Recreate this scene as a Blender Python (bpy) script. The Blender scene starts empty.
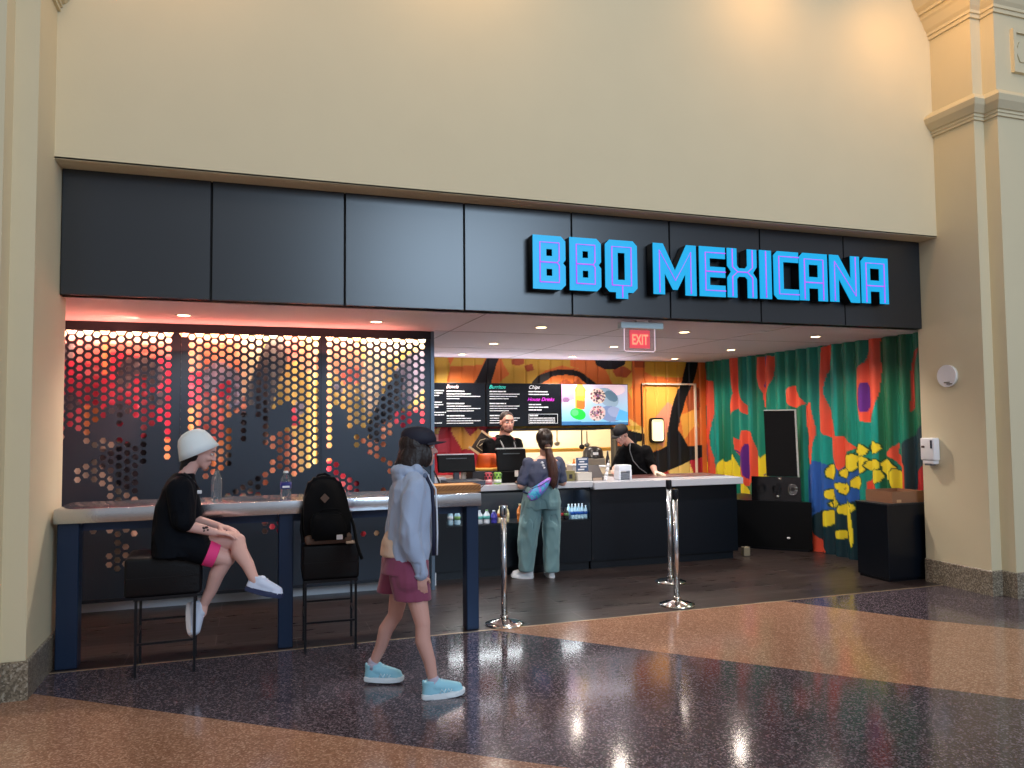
# BBQ counter front scene
SPOT_E=88; WORLD_E=.60; EXPO=0.0; LED_E=8; SIDE_FILL=6
LIGHTS=[
('hall_window_daylight',(5.2,-7,5.8),(2.5,6,3.3),4.2,3.8,700,(.58,.78,1.0),None),
('hall_skylight',(2.5,-1,10),(2.5,6,3.0),6,4,170,(1,.95,.88),None),
('cove_lamp_centre',(4.6,5.45,6.0),(4.6,6.1,4.4),.5,.2,7,(1,.52,.18),None),
('cove_lamp_middle',(1.6,5.45,6.0),(1.6,6.1,4.4),.9,.2,8,(1,.56,.22),None),
('cove_lamp_left',(-.6,5.45,5.8),(-.6,6.1,4.4),.6,.2,6,(1,.52,.18),None),
('cove_lamp_right',(6.0,5.3,5.9),(6.7,6.0,4.6),.4,.2,9,(1,.52,.18),None),
('screen_red_wash',(-.1,7.72,2.40),(-.1,7.66,4.0),3.0,.03,16,(1,.24,.16),None),  # unseen lamp added before the screen, tints the ceiling like LED spill
('screen_red_spill',(-.95,7.5,2.1),(-2.95,7.38,2.1),.02,1.1,9,(1,.28,.18),None),  # unseen lamp added before the screen, reddens the left wall
('menu_top_cove',(3.9,10.66,2.32),(3.9,9.6,3.4),3.2,.06,11,(.9,.86,.95),None),  # added uplight, brightens ceiling and upper mural; no fitting there
('shelf_light',(2.9,8.42,.918),(2.9,8.5,0),1.6,.1,14,(.9,.96,1),None),
('kitchen_ceiling_light',(4.4,12.2,2.58),(4.4,12.2,0),2.5,1.2,140,(1,.90,.72),None),
]
HOLES=[[(-1.671,2.592),(-0.635,2.625),(-0.619,1.356),(-0.701,1.358),(-0.701,1.395),(-0.765,1.396),(-0.77,1.74),(-0.846,1.74),(-0.846,1.685),(-0.905,1.685),(-0.902,1.51),(-0.969,1.511),(-0.973,1.778),(-1.107,1.779),(-1.105,1.706),(-1.18,1.707),(-1.181,1.807),(-1.255,1.807),(-1.255,1.78),(-1.319,1.735),(-1.376,1.727),(-1.374,1.618),(-1.372,1.519),(-1.444,1.52),(-1.446,1.637),(-1.502,1.647),(-1.504,1.728),(-1.65,1.497)],[(-1.446,1.619),(-1.381,1.6),(-1.316,1.581),(-1.243,1.571),(-1.194,1.579),(-1.154,1.624),(-1.104,1.605),(-1.029,1.567),(-0.979,1.576),(-0.903,1.575),(-0.9,1.363),(-0.959,1.336),(-0.962,0.998),(-1.234,1.009),(-1.236,1.163),(-1.31,1.183),(-1.359,1.212),(-1.518,1.199),(-1.521,1.351),(-1.442,1.385),(-1.37,1.401),(-1.313,1.382),(-1.314,1.463),(-1.38,1.519),(-1.445,1.538)],[(-1.452,1.018),(-0.962,0.998),(-0.958,0.706),(-1.107,0.696),(-1.221,0.73),(-1.326,0.726),(-1.447,0.768)],[(-1.251,0.57),(-1.179,0.628),(-1.106,0.669),(-1.04,0.656),(-1.037,0.43),(-1.11,0.381),(-1.249,0.427)],[(-0.617,2.625),(0.622,2.664),(0.628,1.344),(0.542,1.229),(0.485,1.201),(0.419,1.203),(0.343,1.244),(0.287,1.226),(0.213,1.238),(0.148,1.288),(0.148,1.346),(0.212,1.383),(0.211,1.49),(0.146,1.5),(0.073,1.473),(0.071,1.772),(-0.003,1.898),(-0.049,1.927),(-0.046,1.504),(-0.109,1.505),(-0.112,1.811),(-0.184,1.812),(-0.246,1.774),(-0.245,1.66),(-0.183,1.659),(-0.17,1.278),(-0.313,1.282),(-0.312,1.206),(-0.453,1.229),(-0.457,1.624),(-0.605,1.626)],[(-0.258,1.129),(-0.177,1.098),(-0.115,1.105),(-0.052,1.17),(0.011,1.215),(0.084,1.242),(0.158,1.24),(0.159,1.086),(0.085,1.06),(0.086,0.935),(-0.256,0.95)],[(-0.185,0.9),(-0.122,0.897),(-0.121,0.774),(-0.183,0.777)],[(0.077,0.888),(0.28,0.879),(0.282,0.619),(0.217,0.623),(0.217,0.671),(0.143,0.675),(0.143,0.627),(0.079,0.63)],[(0.661,2.666),(1.749,2.7),(1.745,1.658),(1.651,1.659),(1.651,1.845),(1.578,1.845),(1.578,1.66),(1.515,1.66),(1.453,1.692),(1.453,1.661),(1.392,1.662),(1.391,1.539),(1.32,1.54),(1.32,1.419),(1.249,1.42),(1.249,1.38),(1.198,1.351),(1.128,1.352),(1.128,1.664),(1.058,1.685),(0.998,1.666),(0.998,1.616),(0.929,1.616),(0.928,1.817),(0.859,1.827),(0.8,1.867),(0.801,1.509),(0.743,1.51),(0.743,1.46),(0.666,1.462)],[(0.988,1.586),(1.118,1.544),(1.118,1.473),(1.058,1.464),(0.988,1.505)],[(0.666,1.402),(0.743,1.401),(0.812,1.33),(0.87,1.249),(0.939,1.217),(1.009,1.165),(1.009,1.016),(0.94,0.988),(0.852,0.992),(0.793,1.132),(0.734,1.203),(0.667,1.225)],[(1.249,1.359),(1.32,1.358),(1.391,1.326),(1.391,1.153),(1.32,1.155),(1.32,1.257),(1.249,1.279)],[(1.249,1.067),(1.32,1.065),(1.32,0.964),(1.249,0.966)],[(1.049,0.646),(1.118,0.642),(1.118,0.553),(1.049,0.557)],[(1.178,0.639),(1.249,0.636),(1.249,0.546),(1.178,0.55)]]
SOLID=[[(0.154,1.713),(0.209,1.829),(0.283,1.907),(0.359,1.897),(0.36,1.702),(0.285,1.663),(0.21,1.645),(0.145,1.665)]]
LEDART=[((208,56,84),[(-1.746,2.677),(-0.566,2.719),(-0.549,1.282),(-1.72,1.314)]),((235,120,110),[(-1.746,2.696),(-0.566,2.738),(-0.562,2.41),(-0.91,2.327),(-1.251,2.414),(-1.414,2.271),(-1.741,2.403)]),((245,215,180),[(-1.747,2.723),(-0.566,2.767),(-0.563,2.526),(-0.912,2.469),(-1.335,2.486),(-1.743,2.513)]),((238,150,92),[(-1.328,2.552),(-1.253,2.554),(-1.247,2.181),(-1.322,2.18)]),((92,86,92),[(-1.189,2.209),(-1.132,2.323),(-0.98,2.363),(-0.867,2.327),(-0.779,2.215),(-0.821,2.072),(-0.924,2.062),(-0.942,2.156),(-1.028,2.193),(-1.111,2.06),(-1.179,2.097)]),((92,86,92),[(-1.677,2.45),(-1.549,2.481),(-1.546,2.333),(-1.675,2.313)]),((92,86,92),[(-1.292,1.874),(-1.092,1.902),(-1.056,1.761),(-1.289,1.726)]),((92,86,92),[(-1.669,1.993),(-1.532,1.994),(-1.473,1.911),(-1.569,1.838),(-1.666,1.857)]),((92,86,92),[(-0.906,1.996),(-0.785,2.025),(-0.784,1.892),(-0.904,1.892)]),((238,150,92),[(-1.473,1.902),(-1.334,1.902),(-1.328,1.579),(-1.468,1.581)]),((238,150,92),[(-0.788,1.59),(-0.632,1.587),(-0.629,1.331),(-0.785,1.335)]),((205,185,165),[(-1.646,1.62),(-1.221,1.614),(-1.119,1.502),(-0.977,1.015),(-0.967,0.276),(-1.622,0.324)]),((38,36,44),[(-1.336,1.515),(-1.219,1.466),(-1.12,1.539),(-0.918,1.61),(-0.896,1.291),(-0.962,1.107),(-1.029,1.054),(-1.147,1.132),(-1.249,1.246),(-1.333,1.377)]),((238,150,120),[(-0.628,2.716),(-0.02,2.738),(-0.007,1.17),(-0.609,1.189)]),((208,56,84),[(-0.622,2.217),(-0.381,2.22),(-0.344,2.094),(-0.422,1.805),(-0.616,1.758)]),((245,215,180),[(-0.628,2.765),(0.092,2.791),(0.095,2.493),(-0.625,2.524)]),((208,56,84),[(-0.335,2.123),(-0.181,2.144),(-0.161,1.969),(-0.333,1.969)]),((238,150,92),[(-0.618,1.901),(-0.178,1.901),(-0.173,1.271),(-0.61,1.284)]),((235,120,110),[(-0.468,1.949),(-0.27,1.988),(-0.248,1.562),(-0.464,1.566)]),((150,140,165),[(-0.444,2.219),(-0.355,2.307),(-0.219,2.32),(-0.126,2.223),(-0.069,2.047),(-0.087,1.93),(-0.141,1.852),(-0.215,1.872),(-0.179,1.988),(-0.199,2.144),(-0.308,2.143),(-0.352,2.027),(-0.415,2.026)]),((245,215,180),[(-0.111,2.538),(0.132,2.544),(0.077,2.344),(-0.014,1.999),(-0.087,1.969)]),((234,194,112),[(0.093,2.742),(0.651,2.761),(0.657,1.148),(0.104,1.166)]),((245,215,180),[(-0.02,2.757),(0.651,2.781),(0.652,2.578),(-0.018,2.56)]),((235,120,110),[(0.293,2.648),(0.457,2.553),(0.458,2.351),(0.343,2.299),(0.265,2.448)]),((238,150,120),[(0.101,1.655),(0.385,1.652),(0.464,1.204),(0.104,1.186)]),((238,150,120),[(0.457,2.452),(0.633,2.456),(0.634,2.233),(0.458,2.231)]),((92,86,92),[(0.151,2.564),(0.303,2.589),(0.323,2.329),(0.229,2.099),(0.194,1.753),(0.14,1.458),(0.065,1.46),(0.063,1.753),(-0.069,1.95),(0.004,2.166)]),((38,36,44),[(-0.123,1.833),(-0.031,1.832),(-0.028,1.481),(-0.193,1.504)]),((38,36,44),[(0.071,1.95),(0.155,1.95),(0.14,1.458),(0.074,1.46)]),((208,56,84),[(0.354,1.891),(0.46,1.89),(0.461,1.711),(0.356,1.712)]),((150,140,165),[(0.421,1.93),(0.499,1.93),(0.499,1.81),(0.422,1.811)]),((38,36,44),[(-0.263,1.235),(0.104,1.225),(0.105,1.049),(-0.261,1.044)]),((38,36,44),[(-0.229,1.446),(-0.138,1.444),(-0.136,1.251),(-0.227,1.254)]),((238,150,120),[(0.104,1.225),(0.179,1.222),(0.18,1.066),(0.105,1.069)]),((205,185,165),[(-0.261,1.044),(0.105,1.03),(0.107,0.748),(-0.258,0.766)]),((208,56,84),[(0.079,0.875),(0.303,0.865),(0.305,0.572),(0.081,0.585)]),((38,36,44),[(0.08,0.759),(0.145,0.756),(0.146,0.581),(0.081,0.585)]),((234,194,112),[(0.651,2.761),(1.809,2.802),(1.804,1.426),(0.656,1.448)]),((245,215,180),[(0.9,2.79),(1.809,2.823),(1.808,2.535),(1.466,2.474),(1.309,2.315),(1.258,1.848),(1.114,1.797),(1.073,2.156),(1.114,2.518)]),((238,150,120),[(0.652,2.578),(1.012,2.588),(1.094,2.311),(1.033,2.105),(0.852,2.154),(0.802,2.235),(0.654,2.173)]),((235,120,110),[(0.871,2.257),(1.073,2.28),(1.073,2.115),(0.902,2.094)]),((150,140,165),[(0.762,2.143),(0.832,2.144),(0.902,2.032),(0.822,2.032)]),((238,150,120),[(0.654,2.102),(0.752,2.103),(0.755,1.446),(0.656,1.448)]),((150,140,165),[(1.808,2.535),(1.519,2.412),(1.414,2.243),(1.34,2.003),(1.507,1.847),(1.656,2.004),(1.806,2.111)]),((38,36,44),[(1.424,2.243),(1.508,2.182),(1.465,1.796),(1.403,1.64),(1.299,1.487),(1.258,1.313),(1.135,1.316),(1.135,1.695),(1.217,1.9),(1.32,2.076)]),((238,150,120),[(1.268,1.693),(1.752,1.931),(1.804,1.636),(1.413,1.537),(1.258,1.232)]),((208,56,84),[(1.413,1.848),(1.805,1.825),(1.804,1.636),(1.413,1.64)]),((208,56,84),[(0.676,1.428),(1.054,1.237),(1.055,0.933),(0.678,0.948)]),((238,150,92),[(0.676,1.428),(0.794,1.425),(0.794,1.325),(0.676,1.328)]),((238,150,120),[(1.003,1.584),(1.465,1.432),(1.464,0.917),(1.258,0.925),(1.135,1.449)]),((208,56,84),[(1.065,0.65),(1.146,0.646),(1.146,0.515),(1.065,0.519)]),((245,215,180),[(1.186,0.644),(1.278,0.639),(1.278,0.507),(1.186,0.512)])]  # pale band along the top puts LED brightness into the colour
BACKART=[((226,120,52),[(2.291,2.763),(7.025,2.869),(6.972,0.753),(2.285,0.903)]),((214,168,62),[(2.437,2.737),(2.674,2.743),(2.733,2.539),(2.672,2.248),(2.465,2.246)]),((226,120,52),[(2.733,2.539),(3.127,2.575),(3.155,2.251),(2.732,2.248)]),((214,168,62),[(2.824,2.746),(3.313,2.756),(3.219,2.562),(2.733,2.539)]),((214,168,62),[(3.468,2.76),(4.999,2.792),(4.994,2.481),(4.494,2.567),(4.214,2.502),(3.97,2.287),(3.464,2.283),(3.622,2.419)]),((226,120,52),[(3.451,2.58),(3.545,2.582),(3.638,2.434),(3.496,2.328),(3.34,2.297)]),((178,84,44),[(3.671,2.659),(3.878,2.663),(3.877,2.587),(3.765,2.555),(3.671,2.584)]),((178,84,44),[(3.877,2.557),(4.005,2.589),(4.036,2.499),(3.924,2.467)]),((226,120,52),[(4.213,2.41),(4.459,2.459),(4.757,2.417),(4.923,2.264),(4.13,2.258)]),((178,84,44),[(4.424,2.306),(4.557,2.368),(4.656,2.292),(4.757,2.37),(4.856,2.263),(4.391,2.26)]),((22,20,24),[(3.312,2.727),(3.515,2.731),(3.435,2.565),(3.34,2.252),(3.079,2.25),(3.187,2.458)]),((22,20,24),[(3.97,2.287),(4.1,2.409),(4.263,2.487),(4.46,2.513),(4.675,2.508),(4.859,2.449),(5.076,2.28),(4.924,2.279),(4.757,2.401),(4.558,2.437),(4.327,2.412),(4.163,2.288)]),((226,120,52),[(4.629,2.784),(5.136,2.795),(5.2,2.515),(5.336,2.423),(5.264,2.266),(5.076,2.296),(4.893,2.48),(4.626,2.569)]),((214,168,62),[(5.201,2.578),(5.689,2.68),(5.827,2.492),(5.609,2.174),(5.334,2.298)]),((178,84,44),[(5.337,2.517),(5.547,2.583),(5.686,2.506),(5.579,2.394),(5.405,2.408)]),((22,20,24),[(4.999,2.761),(5.621,2.774),(5.547,2.599),(5.407,2.534),(5.2,2.531),(5.064,2.591)]),((214,168,62),[(5.609,2.174),(5.824,2.365),(5.82,2.128),(5.677,2.048)]),((226,120,52),[(5.692,2.807),(5.904,2.812),(5.874,1.259),(5.668,1.577)]),((178,84,44),[(5.726,2.76),(5.939,2.765),(5.935,2.557),(5.722,2.554)]),((214,168,62),[(5.922,2.812),(6.706,2.829),(6.585,2.405),(6.04,2.431),(5.916,2.493)]),((242,200,110),[(5.602,1.765),(5.775,1.654),(5.88,1.606),(5.878,1.48),(5.667,1.514)]),((238,168,72),[(5.877,2.318),(6.62,2.324),(6.386,1.729),(6.304,1.314),(5.872,1.181)]),((238,150,120),[(6.08,1.762),(6.32,2.017),(6.445,1.921),(6.31,1.569),(6.214,1.3),(6.019,1.414)]),((178,84,44),[(6.615,2.114),(6.786,2.293),(6.915,2.213),(6.907,1.887),(6.683,1.856)]),((238,168,72),[(6.534,1.808),(6.795,1.888),(6.899,1.563),(6.712,1.533),(6.596,1.325)]),((226,120,52),[(6.598,1.405),(6.808,1.661),(6.917,1.563),(6.909,1.239)]),((22,20,24),[(6.706,2.829),(6.93,2.834),(6.806,2.375),(6.651,2.082),(6.533,1.76),(6.492,1.567),(6.67,1.308),(6.93,1.319),(6.924,1.061),(6.515,0.991),(6.151,0.874),(6.007,0.815),(4.438,0.864),(4.445,1.348),(5.49,1.329),(5.391,1.611),(5.896,1.511),(5.89,1.18),(6.159,1.254),(6.287,1.331),(6.332,1.729),(6.43,2.081),(6.584,2.373)]),((242,200,110),[(5.735,1.387),(5.841,1.401),(5.892,1.29),(5.784,1.182)]),((186,36,52),[(5.785,1.261),(5.893,1.322),(5.888,1.102),(5.801,1.166)]),((242,200,110),[(6.332,0.932),(6.701,1.066),(6.768,0.792),(6.239,0.808)]),((186,36,52),[(6.701,1.066),(6.925,1.125),(6.917,0.787),(6.768,0.792)]),((186,36,52),[(6.079,0.845),(6.296,0.917),(6.401,0.771),(6.077,0.782)]),((186,36,52),[(2.36,1.657),(4.285,1.637),(4.274,0.689),(2.358,0.758)]),((238,168,72),[(2.744,1.653),(2.939,1.651),(3.058,1.372),(2.922,1.317),(2.758,1.551)]),((238,168,72),[(2.923,1.636),(3.028,1.519),(3.151,1.634),(3.212,1.575),(3.027,1.315),(2.907,1.346)]),((242,200,110),[(2.463,1.641),(2.58,1.64),(2.551,1.554),(2.462,1.569)]),((205,70,90),[(2.521,1.468),(2.728,1.494),(2.727,1.292),(2.52,1.296)]),((205,70,90),[(3.366,1.602),(3.536,1.6),(3.425,1.366),(3.303,1.456)]),((214,168,62),[(3.678,1.658),(5.81,1.638),(5.809,1.575),(3.677,1.599)])]
CURART=[((44,92,170),[(8.449,1.047),(8.303,1.169),(8.007,1.145),(7.673,1.233),(7.535,1.061),(7.557,0.528),(8.453,0.274)]),((24,52,62),[(8.449,0.352),(8.22,0.53),(7.902,0.563),(7.548,0.741),(7.141,0.642),(7.126,-0.03),(8.59,-0.287)]),((24,52,62),[(6.834,1.427),(6.457,1.696),(6.503,0.657),(6.87,0.616)]),((226,84,58),[(11.1,2.687),(10.888,2.671),(10.751,2.381),(10.608,2.341),(10.595,1.952),(10.671,1.468),(10.599,0.828),(10.772,0.801),(10.793,1.304),(10.938,1.366),(10.914,1.993),(11.043,2.097),(11.127,1.965)]),((28,120,110),[(10.914,1.993),(10.809,1.958),(10.844,1.499),(10.934,1.465)]),((226,84,58),[(10.142,2.691),(9.918,2.672),(9.887,2.179),(9.769,1.962),(9.637,1.824),(9.751,1.805),(9.949,1.906),(10.109,1.785),(10.172,1.817),(10.018,2.123),(10.059,2.404)]),((226,84,58),[(9.403,2.628),(9.06,2.628),(9.104,2.316),(9.218,2.063),(9.272,1.856),(9.316,1.892),(9.331,2.096),(9.425,2.335)]),((92,36,130),[(9.299,2.328),(9.254,2.296),(9.235,2.208),(9.283,2.138),(9.327,2.198)]),((92,36,130),[(9.287,2.619),(9.172,2.623),(9.225,2.454)]),((236,214,50),[(10.581,0.877),(10.388,1.125),(10.217,1.076),(10.044,1.2),(9.974,1.019),(9.814,0.847),(9.747,0.672),(9.581,0.568),(9.491,0.459),(9.906,0.418),(9.944,0.748),(10.281,0.817)]),((236,214,50),[(9.53,0.895),(9.423,1.207),(9.303,1.082),(9.202,1.33),(9.15,1.174),(9.332,0.936),(9.152,1.131),(9.16,0.946),(9.385,0.759),(9.444,0.464),(9.586,0.45)]),((92,36,130),[(9.378,0.933),(9.218,0.943),(9.23,0.656),(9.434,0.697)]),((226,84,58),[(10.028,1.461),(9.918,1.387),(9.811,1.555),(9.599,1.556),(9.5,1.16),(9.511,0.896),(9.671,0.723),(9.779,0.73),(9.883,0.994),(10.01,1.278)]),((92,36,130),[(10.01,1.278),(9.891,1.19),(9.778,1.365),(9.647,1.339),(9.63,0.918),(9.708,0.788),(9.812,0.892),(9.885,1.069)]),((92,36,130),[(10.831,1.375),(10.741,1.305),(10.783,1.125),(10.863,1.171)]),((236,214,50),[(10.972,1.101),(10.786,1.027),(10.75,0.78),(10.985,0.765)]),((236,214,50),[(9.445,1.077),(9.267,1.315),(9.164,1.277),(9.182,1.152),(9.318,1.041),(9.337,0.915),(9.211,1.088),(9.147,1.05),(9.237,0.755),(9.299,0.542),(9.467,0.526)]),((226,84,58),[(8.838,2.115),(8.665,2.176),(8.551,2.083),(8.453,1.922),(8.619,1.859),(8.826,1.973)]),((226,84,58),[(8.454,1.903),(8.288,1.945),(8.248,1.553),(8.321,1.13),(8.429,1.125),(8.439,1.552)]),((226,84,58),[(8.067,2.631),(7.873,2.725),(7.916,2.448),(8.027,2.306),(8.065,2.044),(7.977,1.742),(7.903,1.519),(7.968,1.455),(8.133,1.565),(8.15,1.819),(8.118,2.312)]),((226,84,58),[(7.852,1.508),(7.731,1.51),(7.56,1.362),(7.73,1.285),(7.797,1.137),(7.878,1.133)]),((226,84,58),[(8.433,0.334),(8.287,0.219),(8.091,0.023),(8.299,-0.047),(8.444,0.083)]),((226,84,58),[(7.278,2.738),(7.144,2.73),(7.15,2.052),(7.214,1.842),(7.315,1.659),(7.442,1.695),(7.503,1.958),(7.478,2.322),(7.378,2.394)]),((92,36,130),[(7.315,1.97),(7.335,1.861),(7.379,1.794),(7.429,1.795),(7.467,1.864),(7.478,1.975),(7.458,2.086),(7.414,2.152),(7.363,2.149),(7.326,2.08)]),((180,60,40),[(6.687,2.418),(6.54,2.504),(6.643,2.196),(6.684,1.824),(6.726,1.791),(6.717,2.201)]),((226,84,58),[(7.079,1.29),(6.91,1.443),(6.933,1.323),(6.811,1.192),(6.807,0.891),(6.892,0.884),(6.865,1.122),(6.962,1.253)]),((226,84,58),[(8.016,1.745),(7.9,1.706),(7.866,1.517),(7.738,1.481),(7.672,1.261),(7.833,1.068),(7.93,1.252)]),((170,36,40),[(6.662,1.1),(6.497,1.24),(6.511,0.898),(6.699,0.916)]),((226,84,58),[(7.392,0.95),(7.295,1.028),(7.21,0.858),(7.376,0.773)]),((24,52,62),[(6.766,0.877),(6.434,0.905),(6.484,-0.238),(6.91,-0.328)]),((20,66,44),[(7.853,1.053),(7.902,0.965),(7.992,0.928),(8.069,0.966),(8.088,1.056),(8.037,1.145),(7.946,1.18),(7.871,1.141)]),((236,214,50),[(7.871,1.053),(7.913,0.975),(7.989,0.943),(8.054,0.976),(8.069,1.056),(8.025,1.134),(7.949,1.165),(7.885,1.131)]),((20,66,44),[(7.898,0.704),(7.972,0.679),(8.061,0.699),(8.114,0.753),(8.098,0.809),(8.023,0.834),(7.934,0.813),(7.883,0.759)]),((236,214,50),[(7.914,0.712),(7.977,0.689),(8.054,0.706),(8.098,0.752),(8.082,0.801),(8.017,0.823),(7.941,0.806),(7.899,0.76)]),((20,66,44),[(7.824,0.654),(7.867,0.602),(7.952,0.578),(8.032,0.597),(8.057,0.648),(8.013,0.7),(7.926,0.723),(7.848,0.704)]),((236,214,50),[(7.842,0.653),(7.878,0.607),(7.951,0.587),(8.018,0.603),(8.039,0.648),(8.001,0.695),(7.928,0.715),(7.862,0.697)]),((20,66,44),[(7.938,0.427),(8.029,0.347),(8.148,0.327),(8.225,0.381),(8.212,0.478),(8.117,0.558),(7.999,0.575),(7.925,0.521)]),((236,214,50),[(7.958,0.431),(8.038,0.359),(8.14,0.342),(8.203,0.389),(8.19,0.474),(8.108,0.545),(8.007,0.561),(7.946,0.514)]),((20,66,44),[(7.72,0.278),(7.769,0.231),(7.859,0.212),(7.938,0.232),(7.958,0.281),(7.908,0.328),(7.817,0.346),(7.74,0.325)]),((236,214,50),[(7.738,0.278),(7.78,0.236),(7.856,0.219),(7.923,0.237),(7.939,0.28),(7.896,0.322),(7.819,0.339),(7.754,0.32)]),((20,66,44),[(7.63,0.825),(7.7,0.769),(7.793,0.759),(7.856,0.804),(7.849,0.876),(7.778,0.933),(7.685,0.941),(7.624,0.896)]),((236,214,50),[(7.647,0.829),(7.707,0.779),(7.787,0.77),(7.839,0.808),(7.832,0.872),(7.77,0.922),(7.691,0.93),(7.64,0.891)]),((20,66,44),[(7.577,0.614),(7.63,0.559),(7.724,0.54),(7.805,0.567),(7.823,0.626),(7.769,0.681),(7.674,0.7),(7.595,0.672)]),((236,214,50),[(7.596,0.615),(7.641,0.567),(7.721,0.549),(7.789,0.573),(7.804,0.625),(7.757,0.674),(7.677,0.691),(7.611,0.666)]),((20,66,44),[(7.528,1.148),(7.607,1.059),(7.712,1.034),(7.783,1.089),(7.776,1.193),(7.695,1.282),(7.589,1.305),(7.521,1.249)]),((236,214,50),[(7.546,1.151),(7.615,1.072),(7.706,1.049),(7.765,1.098),(7.757,1.19),(7.687,1.269),(7.596,1.29),(7.538,1.241)]),((20,66,44),[(7.355,1.355),(7.375,1.287),(7.451,1.245),(7.541,1.255),(7.59,1.312),(7.57,1.382),(7.492,1.422),(7.403,1.411)]),((236,214,50),[(7.372,1.352),(7.388,1.291),(7.453,1.255),(7.53,1.265),(7.573,1.315),(7.556,1.377),(7.49,1.413),(7.413,1.402)]),((20,66,44),[(7.161,1.427),(7.146,1.362),(7.195,1.304),(7.281,1.288),(7.354,1.323),(7.371,1.39),(7.32,1.448),(7.233,1.463)]),((236,214,50),[(7.175,1.419),(7.16,1.362),(7.201,1.312),(7.276,1.299),(7.34,1.331),(7.356,1.39),(7.313,1.44),(7.238,1.452)]),((20,66,44),[(7.35,1.149),(7.409,1.067),(7.502,1.039),(7.574,1.082),(7.582,1.173),(7.52,1.256),(7.427,1.282),(7.357,1.238)]),((236,214,50),[(7.366,1.151),(7.418,1.077),(7.498,1.052),(7.559,1.091),(7.564,1.171),(7.511,1.245),(7.431,1.269),(7.371,1.23)]),((20,66,44),[(7.134,1.188),(7.171,1.127),(7.272,1.09),(7.38,1.1),(7.43,1.151),(7.391,1.213),(7.287,1.249),(7.181,1.238)]),((236,214,50),[(7.155,1.185),(7.187,1.131),(7.273,1.099),(7.365,1.108),(7.408,1.154),(7.374,1.209),(7.286,1.24),(7.195,1.23)]),((20,66,44),[(6.933,1.161),(6.934,1.054),(7.005,0.988),(7.108,1.001),(7.181,1.089),(7.18,1.199),(7.105,1.265),(7.003,1.248)]),((236,214,50),[(6.95,1.156),(6.95,1.061),(7.011,1.003),(7.099,1.016),(7.162,1.094),(7.163,1.191),(7.1,1.249),(7.012,1.234)]),((20,66,44),[(6.85,1.036),(6.855,0.932),(6.911,0.875),(6.986,0.901),(7.036,0.995),(7.03,1.101),(6.973,1.157),(6.898,1.13)]),((236,214,50),[(6.863,1.033),(6.867,0.94),(6.915,0.891),(6.979,0.914),(7.022,0.998),(7.018,1.092),(6.969,1.141),(6.905,1.117)]),((20,66,44),[(7.133,1.045),(7.167,0.974),(7.243,0.94),(7.318,0.964),(7.347,1.031),(7.312,1.103),(7.235,1.136),(7.161,1.111)]),((236,214,50),[(7.149,1.044),(7.177,0.981),(7.243,0.951),(7.307,0.972),(7.331,1.032),(7.301,1.096),(7.235,1.125),(7.172,1.103)]),((20,66,44),[(7.434,0.939),(7.483,0.877),(7.565,0.856),(7.631,0.888),(7.641,0.956),(7.59,1.018),(7.508,1.038),(7.444,1.005)]),((236,214,50),[(7.449,0.94),(7.492,0.885),(7.562,0.866),(7.618,0.894),(7.626,0.954),(7.582,1.01),(7.511,1.028),(7.457,0.999)]),((20,66,44),[(7.645,1.028),(7.696,0.981),(7.775,0.97),(7.835,1.003),(7.841,1.06),(7.787,1.108),(7.708,1.117),(7.65,1.084)]),((236,214,50),[(7.659,1.03),(7.704,0.988),(7.771,0.979),(7.822,1.008),(7.826,1.058),(7.78,1.1),(7.712,1.109),(7.662,1.08)]),((20,66,44),[(7.666,0.602),(7.7,0.546),(7.779,0.515),(7.858,0.529),(7.889,0.579),(7.853,0.635),(7.773,0.665),(7.696,0.651)]),((236,214,50),[(7.682,0.6),(7.711,0.55),(7.779,0.524),(7.846,0.536),(7.872,0.58),(7.842,0.63),(7.773,0.657),(7.707,0.644)]),((20,66,44),[(7.868,0.674),(7.893,0.605),(7.948,0.572),(8.002,0.594),(8.021,0.659),(7.996,0.729),(7.94,0.762),(7.887,0.739)]),((236,214,50),[(7.879,0.673),(7.9,0.612),(7.948,0.582),(7.993,0.602),(8.01,0.661),(7.988,0.722),(7.941,0.751),(7.895,0.731)]),((20,66,44),[(7.617,0.429),(7.61,0.204),(7.637,0.104),(7.682,0.188),(7.718,0.409),(7.725,0.637),(7.698,0.737),(7.653,0.649)]),((236,214,50),[(7.624,0.427),(7.618,0.227),(7.64,0.139),(7.679,0.214),(7.711,0.41),(7.718,0.613),(7.695,0.701),(7.656,0.624)]),((20,66,44),[(7.756,0.869),(7.796,0.84),(7.862,0.835),(7.917,0.857),(7.927,0.894),(7.887,0.923),(7.82,0.928),(7.766,0.905)]),((236,214,50),[(7.768,0.87),(7.803,0.844),(7.86,0.84),(7.906,0.86),(7.915,0.892),(7.879,0.918),(7.822,0.923),(7.776,0.903)])]
LX=[('B',2.297,2.602),('B',2.641,2.945),('Q',2.986,3.305),('M',3.469,3.921),('E',3.955,4.237),('X',4.26,4.59),('I',4.623,4.759),('C',4.785,5.076),('A',5.086,5.423),('N',5.452,5.823),('A',5.845,6.19)]
import bpy, bmesh, math, random
from mathutils import Vector as V, Matrix, noise
random.seed(7)
PI=math.pi
C=bpy.context.scene.collection
scn=bpy.context.scene
WL={}   # world base location of each object
def lin(c):
    r=[]
    for v in c[:3]:
        v=v/255.0; r.append(v/12.92 if v<=.04045 else ((v+.055)/1.055)**2.4)
    return (*r,1.0)
MT={}
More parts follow.
